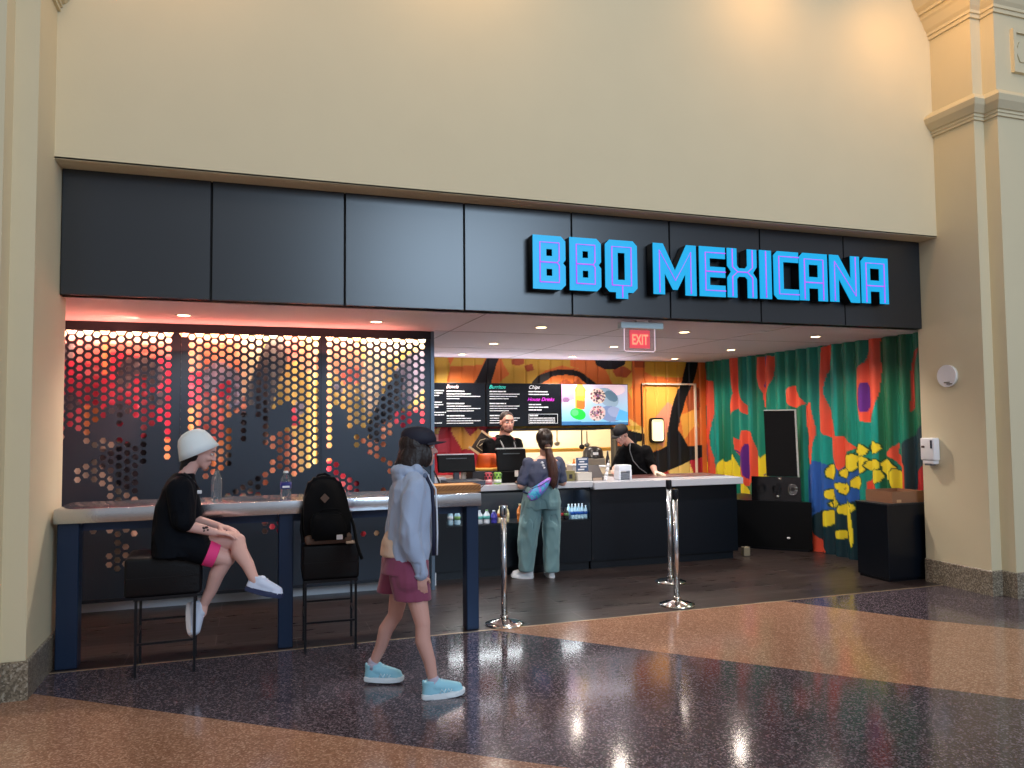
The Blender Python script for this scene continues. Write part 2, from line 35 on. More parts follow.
def mat(name,c,rough=.5,metal=0.0,spec=.5,emit=None,es=0.0,trans=0.0,ior=1.45,bump=0.0,bscale=60,var=0.0,vscale=8,coat=0.0,alpha=1.0,sheen=0.0):
    if name in MT: return MT[name]
    m=bpy.data.materials.new(name); m.use_nodes=True; nt=m.node_tree; b=nt.nodes['Principled BSDF']
    b.inputs['Base Color'].default_value=lin(c); b.inputs['Roughness'].default_value=rough; b.inputs['Metallic'].default_value=metal
    b.inputs['Specular IOR Level'].default_value=spec; b.inputs['Transmission Weight'].default_value=trans; b.inputs['IOR'].default_value=ior
    b.inputs['Coat Weight'].default_value=coat; b.inputs['Alpha'].default_value=alpha; b.inputs['Sheen Weight'].default_value=sheen
    if emit: b.inputs['Emission Color'].default_value=lin(emit); b.inputs['Emission Strength'].default_value=es
    if bump or var:
        tc=nt.nodes.new('ShaderNodeTexCoord')
        if bump:
            n=nt.nodes.new('ShaderNodeTexNoise'); n.inputs['Scale'].default_value=bscale; n.inputs['Detail'].default_value=4
            bp=nt.nodes.new('ShaderNodeBump'); bp.inputs['Strength'].default_value=bump; bp.inputs['Distance'].default_value=.01
            nt.links.new(tc.outputs['Object'],n.inputs['Vector']); nt.links.new(n.outputs['Fac'],bp.inputs['Height']); nt.links.new(bp.outputs['Normal'],b.inputs['Normal'])
        if var:
            n=nt.nodes.new('ShaderNodeTexNoise'); n.inputs['Scale'].default_value=vscale; n.inputs['Detail'].default_value=5
            h=nt.nodes.new('ShaderNodeHueSaturation'); h.inputs['Color'].default_value=lin(c)
            mr=nt.nodes.new('ShaderNodeMapRange'); mr.inputs['To Min'].default_value=1-var; mr.inputs['To Max'].default_value=1+var
            nt.links.new(tc.outputs['Object'],n.inputs['Vector']); nt.links.new(n.outputs['Fac'],mr.inputs['Value']); nt.links.new(mr.outputs['Result'],h.inputs['Value']); nt.links.new(h.outputs['Color'],b.inputs['Base Color'])
    MT[name]=m; return m
def attr_mat(name,rough=.6,emit=0.0,bump=0.0,bscale=40,spec=.4):
    if name in MT: return MT[name]
    m=mat(name,(200,200,200),rough,spec=spec,bump=bump,bscale=bscale); nt=m.node_tree; b=nt.nodes['Principled BSDF']
    a=nt.nodes.new('ShaderNodeAttribute'); a.attribute_name='Col'
    nt.links.new(a.outputs['Color'],b.inputs['Base Color'])
    if emit: nt.links.new(a.outputs['Color'],b.inputs['Emission Color']); b.inputs['Emission Strength'].default_value=emit
    return m
# ---------- object linking
def link(name,me,m,parent=None,smooth=False,recenter=True,loc=None):
    if recenter and loc is None and len(me.vertices):
        xs=[v.co.x for v in me.vertices]; ys=[v.co.y for v in me.vertices]; zs=[v.co.z for v in me.vertices]
        loc=V(((min(xs)+max(xs))/2,(min(ys)+max(ys))/2,min(zs)))
    loc=V(loc) if loc is not None else V((0,0,0))
    me.transform(Matrix.Translation(-loc))
    o=bpy.data.objects.new(name,me); C.objects.link(o); o.location=loc; WL[o.name]=loc.copy()
    if m is not None:
        for q in (m if isinstance(m,(list,tuple)) else [m]): me.materials.append(q)
    if parent is not None:
        o.parent=parent; o.matrix_parent_inverse=Matrix.Translation(-WL[parent.name])
    if smooth:
        for p in me.polygons: p.use_smooth=True
    return o
def obj(name,bm,m,parent=None,smooth=False,auto=False,norm=True):
    if norm: bmesh.ops.recalc_face_normals(bm,faces=bm.faces)
    me=bpy.data.meshes.new(name); bm.to_mesh(me); bm.free()
    o=link(name,me,m,parent,smooth or auto)
    if auto:
        me.polygons.foreach_set('use_smooth',[True]*len(me.polygons))
        try: me.set_sharp_from_angle(angle=math.radians(38))
        except Exception: pass
    return o
def thing(name,label,cat,loc,group=None):
    o=bpy.data.objects.new(name,None); C.objects.link(o); o.location=loc; o.empty_display_size=.1; WL[o.name]=V(loc)
    return tag(o,label,cat,group)
def tag(o,label,cat,group=None,kind=None):
    if label: o['label']=label
    if cat: o['category']=cat
    if group: o['group']=group
    if kind: o['kind']=kind
    return o
def struct(o): o['kind']='structure'; return o
def dup(root,loc,label,rotz=0):
    r=root.copy(); C.objects.link(r); r.location=loc; r.rotation_euler=(0,0,rotz); WL[r.name]=V(loc)
    r['label']=label
    for ch in [c for c in bpy.data.objects if c.parent==root]:
        c=ch.copy(); C.objects.link(c); c.parent=r
        for g in [c2 for c2 in bpy.data.objects if c2.parent==ch]:
            d=g.copy(); C.objects.link(d); d.parent=c
    return r
def nb(): return bmesh.new()
def box(bm,x0,x1,y0,y1,z0,z1,bev=0,seg=2,M=None):
    r=bmesh.ops.create_cube(bm,size=1); vs=r['verts']
    bmesh.ops.scale(bm,vec=(abs(x1-x0),abs(y1-y0),abs(z1-z0)),verts=vs)
    bmesh.ops.translate(bm,vec=((x0+x1)/2,(y0+y1)/2,(z0+z1)/2),verts=vs)
    if bev:
        es=list({e for v in vs for e in v.link_edges})
        r=bmesh.ops.bevel(bm,geom=es,offset=bev,segments=seg,affect='EDGES',profile=.5); vs=[v for v in r['verts']]
        if M: 
            allv=set(vs); 
            for f in r['faces']: allv|=set(f.verts)
            vs=list(allv)
    if M: bmesh.ops.transform(bm,matrix=M,verts=vs)
    return vs
def frame_from(d):
    d=V(d).normalized(); a=V((0,0,1)) if abs(d.z)<.9 else V((1,0,0)); x=a.cross(d).normalized(); y=d.cross(x); return x,y,d
def cyl(bm,p,q,r,r2=None,n=16,cap=True):
    p=V(p);q=V(q);r2=r if r2 is None else r2; x,y,d=frame_from(q-p)
    A=[];B=[]
    for i in range(n):
        a=2*PI*i/n; o=x*math.cos(a)+y*math.sin(a); A.append(bm.verts.new(p+o*r)); B.append(bm.verts.new(q+o*r2))
    for i in range(n): j=(i+1)%n; bm.faces.new((A[i],A[j],B[j],B[i]))
    if cap: bm.faces.new(A[::-1]); bm.faces.new(B)
    return A+B
def lathe(bm,prof,o=(0,0,0),n=24,sx=1,sy=1,loop=False):
    o=V(o);rings=[]
    for r,z in prof:
        if r<1e-5: rings.append([bm.verts.new(o+V((0,0,z)))])
        else: rings.append([bm.verts.new(o+V((r*sx*math.cos(2*PI*i/n),r*sy*math.sin(2*PI*i/n),z))) for i in range(n)])
    for a,b in zip(rings,rings[1:]):
        for i in range(n):
            j=(i+1)%n
            if len(a)==1 and len(b)==1: continue
            if len(a)==1: bm.faces.new((a[0],b[j],b[i]))
            elif len(b)==1: bm.faces.new((a[i],a[j],b[0]))
            else: bm.faces.new((a[i],a[j],b[j],b[i]))
    if loop:
        for i in range(n): j=(i+1)%n; bm.faces.new((rings[-1][i],rings[-1][j],rings[0][j],rings[0][i]))
        return
    if len(rings[0])>1: bm.faces.new(rings[0][::-1])
    if len(rings[-1])>1: bm.faces.new(rings[-1])
def tube(bm,pts,r,n=8):
    pts=[V(p) for p in pts]; rings=[]; x=None
    for k,p in enumerate(pts):
        d=(pts[min(k+1,len(pts)-1)]-pts[max(k-1,0)])
        if d.length<1e-9: d=V((0,0,1))
        d.normalize()
        if x is None: x,_,_=frame_from(d)
        x=(x-d*x.dot(d)).normalized(); y=d.cross(x); rr=r[k] if isinstance(r,(list,tuple)) else r
        rings.append([bm.verts.new(p+(x*math.cos(2*PI*i/n)+y*math.sin(2*PI*i/n))*rr) for i in range(n)])
    for a,b in zip(rings,rings[1:]):
        for i in range(n): j=(i+1)%n; bm.faces.new((a[i],a[j],b[j],b[i]))
    bm.faces.new(rings[0][::-1]); bm.faces.new(rings[-1])
def prism(bm,pts,z0,z1,axis='z'):
    """pts: 2-D polygon; axis z: (x,y); axis y: (x,z) extruded in y; axis x: (y,z) extruded in x"""
    f={'z':lambda a,b,c:(a,b,c),'y':lambda a,b,c:(a,c,b),'x':lambda a,b,c:(c,a,b)}[axis]
    A=[bm.verts.new(f(a,b,z0)) for a,b in pts]; B=[bm.verts.new(f(a,b,z1)) for a,b in pts]; n=len(pts)
    bm.faces.new(A[::-1]); bm.faces.new(B)
    for i in range(n): j=(i+1)%n; bm.faces.new((A[i],A[j],B[j],B[i]))
    return A+B
def ell(bm,c,r,M=None,u=20,v=12):
    q=bmesh.ops.create_uvsphere(bm,u_segments=u,v_segments=v,radius=1); vs=q['verts']
    bmesh.ops.scale(bm,vec=r if not isinstance(r,(int,float)) else (r,r,r),verts=vs)
    if M is not None: bmesh.ops.transform(bm,matrix=M,verts=vs)
    bmesh.ops.translate(bm,vec=V(c),verts=vs); return vs
def rcone(bm,p,r1,q,r2,n=16):
    ell(bm,p,r1,u=n,v=10); ell(bm,q,r2,u=n,v=10); 
    d=(V(q)-V(p)); L=d.length
    if L<1e-6: return
    s=(r1-r2)/L; s=max(-.95,min(.95,s)); c=math.sqrt(1-s*s); u=d/L
    cyl(bm,V(p)+u*r1*s,r1*c and V(q)+u*r2*s,r1*c,r2*c,n=n)
def remesh(name,bm,m,parent,voxel=.007,smooth=6,fac=.5,folds=0.0,fscale=9,stretch=(1,1,1),dec=0):
    me=bpy.data.meshes.new(name+'_raw'); bmesh.ops.recalc_face_normals(bm,faces=bm.faces); bm.to_mesh(me); bm.free()
    t=bpy.data.objects.new('tmp',me); C.objects.link(t)
    md=t.modifiers.new('r','REMESH'); md.mode='VOXEL'; md.voxel_size=voxel; md.use_smooth_shade=True
    if smooth: s=t.modifiers.new('s','SMOOTH'); s.factor=fac; s.iterations=smooth
    dg=bpy.context.evaluated_depsgraph_get(); dg.update()
    e=bpy.data.meshes.new_from_object(t.evaluated_get(dg)); bpy.data.objects.remove(t); bpy.data.meshes.remove(me)
    e.name=name
    if folds:
        nn=[v.normal.copy() for v in e.vertices]
        for v,n in zip(e.vertices,nn):
            p=V((v.co.x*stretch[0],v.co.y*stretch[1],v.co.z*stretch[2]))*fscale
            k=noise.noise(p)+.5*noise.noise(p*2.1)
            k=(1-abs(k)*2)*.6+k*.4 if abs(k)<.5 else -abs(k)*.5
            v.co+=n*(k*folds-folds*.3)
    return link(name,e,m,parent,smooth=True)
def curve_mesh(polys,depth,z=0,bevel=0.0):
    """flat filled outline with holes -> mesh in XZ plane facing -Y, extruded +-depth"""
    cu=bpy.data.curves.new('c','CURVE'); cu.dimensions='2D'; cu.fill_mode='BOTH'; cu.extrude=depth; cu.bevel_depth=bevel
    for pl in polys:
        s=cu.splines.new('POLY'); s.points.add(len(pl)-1); s.use_cyclic_u=True
        for i,(a,b) in enumerate(pl): s.points[i].co=(a,b,0,1)
    o=bpy.data.objects.new('tmp',cu); C.objects.link(o); dg=bpy.context.evaluated_depsgraph_get(); dg.update()
    me=bpy.data.meshes.new_from_object(o.evaluated_get(dg)); bpy.data.objects.remove(o)
    me.transform(Matrix(((1,0,0,0),(0,0,-1,0),(0,1,0,0),(0,0,0,1))))
    return me
def text_obj(name,s,size,loc,m,parent,shear=0,ext=.001,rot=None,align='LEFT',bold=0.0,sx=1.0):
    cu=bpy.data.curves.new('t','FONT'); cu.body=s; cu.size=size; cu.shear=shear; cu.extrude=ext; cu.align_x=align; cu.offset=bold
    o=bpy.data.objects.new('tmp',cu); C.objects.link(o); dg=bpy.context.evaluated_depsgraph_get(); dg.update()
    me=bpy.data.meshes.new_from_object(o.evaluated_get(dg)); bpy.data.objects.remove(o)
    me.transform(Matrix.Diagonal((sx,1,1,1)))
    R=rot if rot is not None else Matrix(((1,0,0,0),(0,0,-1,0),(0,1,0,0),(0,0,0,1)))
    me.transform(Matrix.Translation(V(loc))@R)
    return link(name,me,m,parent)
def inpoly(x,y,P):
    c=False; n=len(P); j=n-1
    for i in range(n):
        xi,yi=P[i]; xj,yj=P[j]
        if (yi>y)!=(yj>y) and x<(xj-xi)*(y-yi)/(yj-yi)+xi: c=not c
        j=i
    return c
def bbs(art): return [(c,P,min(p[0] for p in P),max(p[0] for p in P),min(p[1] for p in P),max(p[1] for p in P)) for c,P in art]
def art_grid(name,u0,u1,v0,v1,du,dv,art,base,pos,m,parent=None,wob=.012,jit=0):
    A=bbs(art); nu=int((u1-u0)/du)+1; nv=int((v1-v0)/dv)+1
    me=bpy.data.meshes.new(name); vs=[];fs=[];cols=[]
    for j in range(nv):
        v=v0+(v1-v0)*j/(nv-1)
        for i in range(nu):
            u=u0+(u1-u0)*i/(nu-1); vs.append(pos(u,v))
            uu=u+wob*noise.noise(V((u*5,v*5,3))); vv=v+wob*noise.noise(V((u*5,v*5,9)))
            c=base(u,v) if callable(base) else base
            for (cc,P,a,b,e,f) in A:
                if a<=uu<=b and e<=vv<=f and inpoly(uu,vv,P): c=cc
            if jit:
                k=noise.noise(V((math.floor(u/.067)*.37,math.floor(v/.0775)*.41,5)))*1.4; k=max(-.6,min(1,k))*jit
                c=tuple((q+(w_-q)*k) if k>0 else q*(1+k*.5) for q,w_ in zip(c,(240,214,190)))
            cols.append(lin(c))
    for j in range(nv-1):
        for i in range(nu-1): k=j*nu+i; fs.append((k,k+1,k+nu+1,k+nu))
    me.from_pydata(vs,[],fs); ca=me.color_attributes.new('Col','FLOAT_COLOR','POINT')
    ca.data.foreach_set('color',[x for c in cols for x in c]); me.update()
    return link(name,me,m,parent,smooth=True,loc=(0,0,0))
# ---------- materials
cream=mat('cream_paint',(214,202,170),.75,bump=.05,bscale=30,var=.03,vscale=3)
darkwall=mat('dark_wall_paint',(40,40,46),.6)
soffit_m=mat('soffit_white',(214,208,220),.6)
blackp=mat('black_panel',(18,27,36),.31,spec=1.0,var=.1,vscale=2)
blackm=mat('black_metal',(20,22,28),.35,metal=.3)
postm=mat('blue_black_steel',(34,52,80),.3,metal=.5,spec=.6)
steel=mat('brushed_steel',(200,205,212),.22,metal=1.0,bump=.08,bscale=25)
chrome=mat('polished_steel',(225,222,215),.08,metal=1.0)
leather=mat('black_leather',(10,11,15),.36,spec=.3,bump=.15,bscale=90)
white=mat('white_plastic',(232,232,235),.35)
counterf=mat('counter_front_navy',(7,13,22),.35,spec=.4)
countert=mat('counter_top_grey',(186,188,196),.25,spec=.6,var=.04)
# ---------- floor
def floor_mat(name,c,sp1,sp2,rough,scale,extra=0):
    m=mat(name,c,rough,spec=.6); nt=m.node_tree; b=nt.nodes['Principled BSDF']; tc=nt.nodes.new('ShaderNodeTexCoord')
    v=nt.nodes.new('ShaderNodeTexVoronoi'); v.inputs['Scale'].default_value=scale
    nt.links.new(tc.outputs['Object'],v.inputs['Vector'])
    r=nt.nodes.new('ShaderNodeValToRGB'); sc=nt.nodes.new('ShaderNodeSeparateColor')
    nt.links.new(v.outputs['Color'],sc.inputs['Color']); nt.links.new(sc.outputs['Red'],r.inputs['Fac'])
    el=r.color_ramp.elements; el[0].position=0; el[0].color=lin(sp1); el[1].position=1; el[1].color=lin(sp2)
    for p,cc in ((.3,sp1),(.38,c),(.72,c),(.8,sp2)):
        e=el.new(p); e.color=lin(cc)
    r.color_ramp.interpolation='CONSTANT'
    n=nt.nodes.new('ShaderNodeTexNoise'); n.inputs['Scale'].default_value=1.3; n.inputs['Detail'].default_value=3; nt.links.new(tc.outputs['Object'],n.inputs['Vector'])
    mr=nt.nodes.new('ShaderNodeMapRange'); mr.inputs['To Min'].default_value=.85; mr.inputs['To Max'].default_value=1.15; nt.links.new(n.outputs['Fac'],mr.inputs['Value'])
    h=nt.nodes.new('ShaderNodeHueSaturation'); nt.links.new(mr.outputs['Result'],h.inputs['Value']); nt.links.new(r.outputs['Color'],h.inputs['Color']); nt.links.new(h.outputs['Color'],b.inputs['Base Color'])
    return m
terra_d=floor_mat('terrazzo_plum',(80,70,76),(60,52,58),(122,110,118),.12,110)
terra_t=floor_mat('terrazzo_tan',(162,122,98),(144,106,84),(190,152,128),.13,115)
def slab(name,pts,z0,z1,m): bm=nb(); prism(bm,pts,z0,z1); return struct(obj(name,bm,m))
XL,XR=-7.0,12.0; J=6.15
l1=lambda x:5.76-.762*(x+1.35); l2=lambda x:5.95-1.035*(x-2.08)
slab('floor',[(XL,-6),(11.9,-6),(11.9,l1(11.9)),(-1.35-(J-5.76)/.762,J),(XL,J)],-.1,0,terra_t)
slab('floor_plum_band',[(-1.35-(J-5.76)/.762,J),(11.9,l1(11.9)),(11.9,l2(11.9)),(2.08-(J-5.95)/1.035,J)],-.1,0,terra_d)
slab('floor_tan_band',[(2.08-(J-5.95)/1.035,J),(11.9,l2(11.9)),(11.9,-2.6),(5.94,4.62),(5.455,5.13),(4.77,J)],-.1,0,terra_t)
slab('floor_plum_corner',[(4.77,J),(5.455,5.13),(5.94,4.62),(11.9,-2.6),(11.9,J)],-.1,0,terra_d)
def tile_mat():
    m=mat('dark_wood_tile',(48,38,36),.28,spec=.5); nt=m.node_tree; b=nt.nodes['Principled BSDF']; tc=nt.nodes.new('ShaderNodeTexCoord')
    br=nt.nodes.new('ShaderNodeTexBrick'); br.inputs['Scale'].default_value=1; br.inputs['Brick Width'].default_value=1.2; br.inputs['Row Height'].default_value=.3
    br.inputs['Mortar Size'].default_value=.004; br.inputs['Color1'].default_value=lin((56,45,42)); br.inputs['Color2'].default_value=lin((37,30,30)); br.inputs['Mortar'].default_value=lin((92,84,80))
    n=nt.nodes.new('ShaderNodeTexNoise'); n.inputs['Scale'].default_value=5; n.inputs['Detail'].default_value=8
    mp=nt.nodes.new('ShaderNodeMapping'); mp.inputs['Scale'].default_value=(.6,5,1); nt.links.new(tc.outputs['Object'],mp.inputs['Vector']); nt.links.new(mp.outputs['Vector'],n.inputs['Vector'])
    mr=nt.nodes.new('ShaderNodeMapRange'); mr.inputs['To Min'].default_value=.55; mr.inputs['To Max'].default_value=1.45; nt.links.new(n.outputs['Fac'],mr.inputs['Value'])
    h=nt.nodes.new('ShaderNodeHueSaturation'); nt.links.new(tc.outputs['Object'],br.inputs['Vector']); nt.links.new(br.outputs['Color'],h.inputs['Color']); nt.links.new(mr.outputs['Result'],h.inputs['Value']); nt.links.new(h.outputs['Color'],b.inputs['Base Color'])
    m2=nt.nodes.new('ShaderNodeMapRange'); m2.inputs['To Min'].default_value=.2; m2.inputs['To Max'].default_value=.42; nt.links.new(n.outputs['Fac'],m2.inputs['Value']); nt.links.new(m2.outputs['Result'],b.inputs['Roughness'])
    return m
slab('floor_shop',[(-3.5,J),(9,J),(9,14),(-3.5,14)],-.1,0,tile_mat())
bm=nb(); box(bm,-1.33,6.9,J-.008,J+.008,-.01,.002); struct(obj('trim_1',bm,mat('brass_strip',(190,165,135),.35,metal=.7)))
# ---------- shell
ZT=8.2
def footprint_wall(name,pts,z0=0,z1=ZT,m=cream): bm=nb(); prism(bm,pts,z0,z1); return struct(obj(name,bm,m))
FL=[(-1.33,5.63),(-1.33,6.52),(-7,6.52),(-7,5.45),(-1.47,5.45),(-1.47,5.63)]
FR=[(6.76,5.6),(6.76,6.36),(12,6.36),(12,5.45),(6.89,5.45),(6.89,5.6)]
footprint_wall('wall_left',FL); footprint_wall('wall_right',FR)
bm=nb(); box(bm,-1.33,6.76,6.08,6.5,3.597,ZT); struct(obj('wall_front',bm,cream))
bm=nb(); box(bm,-7,12,5.6,6.5,ZT-.02,ZT+.3); struct(obj('ceiling_hall_edge',bm,cream))
granite=floor_mat('speckled_granite',(138,126,108),(104,94,80),(168,158,142),.3,95)
def sweep(name,path,prof,m,side,closed=False):
    """path (x,y) polyline; profile [(offset,z)]; side=+1/-1 gives outward direction"""
    bm=nb(); n=len(path); rows=[]
    for k,(x,y) in enumerate(path):
        p=V((x,y)); d1=(p-V(path[k-1])).normalized() if k>0 else None; d2=(V(path[k+1])-p).normalized() if k<n-1 else None
        n1=V((d1.y,-d1.x))*side if d1 else None; n2=V((d2.y,-d2.x))*side if d2 else None
        if n1 is None: o=n2
        elif n2 is None: o=n1
        else:
            o=(n1+n2).normalized(); o=o/max(.3,o.dot(n1))
        rows.append([bm.verts.new((x+o.x*f,y+o.y*f,z)) for f,z in prof])
    for a,b in zip(rows,rows[1:]):
        for i in range(len(prof)):
            j=(i+1)%len(prof); bm.faces.new((a[i],a[j],b[j],b[i]))
    bm.faces.new(rows[0]); bm.faces.new(rows[-1][::-1])
    return struct(obj(name,bm,m))
PR=[(6.76,6.36),(6.76,5.6),(6.89,5.6),(6.89,5.45),(12,5.45)]
PLp=[(-1.33,6.52),(-1.33,5.63),(-1.47,5.63),(-1.47,5.45),(-7,5.45)]
basep=[(-.01,0),(.02,0),(.02,.232),(.012,.24),(-.01,.24)]
sweep('baseboard_right',PR,basep,granite,1); sweep('baseboard_left',PLp,basep,granite,-1)
ledge=[(-.01,4.66),(.02,4.66),(.02,4.69),(.032,4.69),(.032,4.715),(.05,4.72),(.10,4.78),(.12,4.83),(.10,4.86),(.02,4.92),(-.01,4.92)]
PRu=[(6.76,6.08)]+PR[1:]; PLu=[(-1.33,6.08)]+PLp[1:]
sweep('trim_2',PRu,ledge,cream,1); sweep('trim_3',PLu,ledge,cream,-1)
crown=[(-.01,5.70),(.02,5.70),(.02,5.74),(.035,5.74),(.035,5.77),(.06,5.80),(.10,5.88),(.12,5.90),(.12,5.94),(.15,5.94),(.15,5.97),(.19,6.0),(.24,6.12),(.24,6.2),(.3,6.24),(.3,6.32),(-.01,6.34)]
sweep('trim_4',PRu,crown,cream,1); sweep('trim_5',PLu,crown,cream,-1)
# carved medallion on the right pilaster
t=thing('wall_medallion','square cream plaster medallion set high on the right pilaster','wall ornament',(7.25,5.42,5.12))
bm=nb(); 
for a,b_,c_,d_ in ((7.10,7.14,5.12,5.56),(7.36,7.40,5.12,5.56),(7.14,7.36,5.12,5.16),(7.14,7.36,5.52,5.56)): box(bm,a,b_,5.41,5.455,c_,d_)
obj('frame',bm,cream,t)
bm=nb(); prism(bm,[(7.25+.1*math.cos(k*PI/3),5.34+.12*math.sin(k*PI/3)) for k in range(6)],5.425,5.452,'y'); obj('hexagon_relief',bm,cream,t)
bm=nb(); box(bm,7.13,7.37,5.438,5.452,5.14,5.54); obj('back_panel',bm,cream,t)
# sign band panels
xs=[-1.33,-.303,.711,1.717,2.717,3.717,4.727,5.747,6.76]
names=['far left','second','third','fourth','fifth','sixth','seventh','far right']
for i in range(8):
    bm=nb(); box(bm,xs[i]+.006,xs[i+1]-.006,6.30,6.33,2.667,3.597,.004,1)
    o=obj('fascia_panel',bm,blackp); 
    tag(o,{0:'black fascia panel at the far left end of the sign band',1:'black fascia panel second from the left in the sign band',2:'black fascia panel third from the left, with the bluish sheen',3:'black fascia panel just left of the BBQ letters',4:'black fascia panel carrying the letters BBQ',5:'black fascia panel behind the letters ME of the sign',6:'black fascia panel behind the letters XIC of the sign',7:'black fascia panel at the far right behind the last letters NA'}[i],'fascia panel','black fascia panels of the sign band')
bm=nb(); box(bm,-1.33,6.76,6.335,6.42,2.664,3.6); struct(obj('wall_sign_band',bm,mat('seam_dark',(8,9,12),.5)))
bm=nb(); box(bm,-1.33,6.76,6.08,6.33,3.595,3.61); struct(obj('ceiling_fascia_soffit',bm,cream))
# ceiling with shallow joints
bm=nb(); box(bm,-2.4,7.3,6.34,10.9,2.664,2.8); struct(obj('ceiling',bm,soffit_m))
bm=nb()
for y in (7.75,9.4): box(bm,1.79,6.95,y-.004,y+.004,2.6625,2.67)
for x in (1.95,3.6,5.25): box(bm,x-.004,x+.004,6.45,10.8,2.6625,2.67)
struct(obj('trim_6',bm,mat('joint_grey',(120,112,116),.8)))
# side and rear walls
bm=nb(); box(bm,-2.4,-2.3,6.5,8.5,0,2.7); struct(obj('wall_recess_left',bm,cream))
bm=nb(); box(bm,-2.4,1.9,8.32,8.4,0,2.7); struct(obj('wall_behind_screen',bm,darkwall))
bm=nb(); box(bm,1.74,1.80,8.3,10.95,0,2.7); struct(obj('wall_shop_left',bm,darkwall))
# ---------- corrugated mural walls
mural=attr_mat('mural_paint',.38,spec=.5); mural2=attr_mat('mural_print_backlit',.5)
def backpos(u,v): 
    k=abs(((u*5.0)%1.0)-.5)*2      # shallow ribs 20 cm wide
    return (u,10.86-.02*min(1,max(0,(k-.08)*9)),v)
KX0,KX1,KZ0,KZ1=3.30,5.36,1.02,1.60   # pass-through opening
Bb=(226,120,52)
struct(art_grid('wall_back_upper',1.78,7.02,KZ1,2.67,.0125,.0125,BACKART,Bb,backpos,mural))
struct(art_grid('wall_back_left',1.78,KX0,0,KZ1,.02,.0125,BACKART,Bb,backpos,mural))
struct(art_grid('wall_back_right',KX1,7.02,0,KZ1,.0125,.0125,BACKART,Bb,backpos,mural))
struct(art_grid('wall_back_lower',KX0,KX1,0,KZ0,.03,.03,BACKART,Bb,backpos,mural))
bm=nb(); 
for a,b_,c_,d_ in ((1.74,7.3,KZ1,2.75),(1.74,KX0,0,KZ1),(KX1,7.3,0,KZ1),(KX0,KX1,0,KZ0)): box(bm,a,b_,10.875,10.97,c_,d_)
struct(obj('wall_back_core',bm,darkwall))
def greenbase(u,v):
    k=((u*4.6)%1.0); t=max(0,noise.noise(V((u*1.3,v*.8,2)))+.25)
    a=(22,98,66); b=(20,146,134)
    w=min(1,max(0,(noise.noise(V((math.floor(u*4.6)*1.7,v*.35,0)))+.35)*1.6))
    return tuple(a[i]+(b[i]-a[i])*w for i in range(3))
def curpos(u,v):
    s=math.sin(u*4.6*2*PI); return (6.98-.036*s-.009*math.sin(u*9.2*2*PI+1),u,v)
struct(art_grid('wall_right_mural',6.37,10.87,-.01,2.67,.010,.0125,CURART,greenbase,curpos,mural,wob=.012))
bm=nb(); box(bm,7.06,7.2,6.36,10.95,0,2.75); struct(obj('wall_right_core',bm,darkwall))
# ---------- perforated backlit screen
def hexscreen(x0,x1,root,z0=.13,z1=2.655):
    P=.0775; cx=P*math.sqrt(3)/2; R=P/math.sqrt(3); r=.0306
    ox=-1.478
    y=7.83; th=.024; bm=nb(); cache={}
    def gv(x,z,yy):
        k=(round(x*2000),round(z*2000),yy)
        if k not in cache: cache[k]=bm.verts.new((x,yy,z))
        return cache[k]
    i0=math.floor((x0-ox)/cx)-1; i1=math.ceil((x1-ox)/cx)+1
    for i in range(i0,i1+1):
        X=ox+i*cx
        if X-R*.9<x0-.02 or X+R*.9>x1+.02:
            pass
        for j in range(-1,36):
            Z=2.543-.0775*j+(0 if i%2==0 else -P/2)
            if Z>2.56 or Z<z0-.04: continue
            if X<x0-.03 or X>x1+.03: continue
            inside=x0+.045<X<x1-.045
            hole=inside and any(inpoly(X,Z,h) for h in HOLES) and not any(inpoly(X,Z,s) for s in SOLID)
            out=[(max(x0,min(x1,X+R*math.cos(k*PI/3))),min(z1,max(z0,Z+R*math.sin(k*PI/3)))) for k in range(6)]
            if hole:
                O=[gv(a,b,y) for a,b in out]; I=[(X+r*math.cos(k*PI/3),Z+r*math.sin(k*PI/3)) for k in range(6)]
                A=[bm.verts.new((a,y,b)) for a,b in I]; B=[bm.verts.new((a,y+th,b)) for a,b in I]
                for k in range(6):
                    q=(k+1)%6
                    try: bm.faces.new((O[k],O[q],A[q],A[k]))
                    except Exception: pass
                    bm.faces.new((A[k],A[q],B[q],B[k]))
            else:
                O=[];
                for a,b in out:
                    vv=gv(a,b,y)
                    if vv not in O: O.append(vv)
                if len(O)>2:
                    try: bm.faces.new(O)
                    except Exception: pass
    o=obj('perforated_sheet',bm,screenm,root,norm=False)
    return o
screenm=mat('screen_blue_grey',(38,48,61),.38,metal=.2,spec=.5)
scx=[-1.93,-.633,.655,1.765]
lab=['left perforated black screen panel, glowing red through hexagon holes behind the seated person','middle perforated screen panel with hexagon holes glowing yellow above the water bottle','right perforated screen panel with hexagon holes, behind the walker in the cap']
for i in range(3):
    a,b=scx[i],scx[i+1]
    t=thing('perforated_screen_panel',lab[i],'screen panel',((a+b)/2,7.84,.13),'backlit perforated screen panels')
    hexscreen(a,b,t)
    bm=nb()
    box(bm,a,a+.003,7.826,7.86,.13,2.66); box(bm,b-.003,b,7.826,7.86,.13,2.66); box(bm,a,b,7.815,7.86,2.578,2.662); box(bm,a,b,7.815,7.86,.12,.15)
    obj('frame',bm,mat('screen_frame',(30,36,46),.4,metal=.3),t)
struct(art_grid('wall_mural_behind_screen',-2.2,1.74,.13,2.66,.016,.016,LEDART,(205,60,80),lambda u,v:(u,7.955+.01*math.sin(u*31),v),mural2,wob=.03,jit=.5))
bm=nb(); box(bm,-2.3,1.765,7.965,8.3,.1,2.665); struct(obj('wall_screen_box',bm,darkwall))
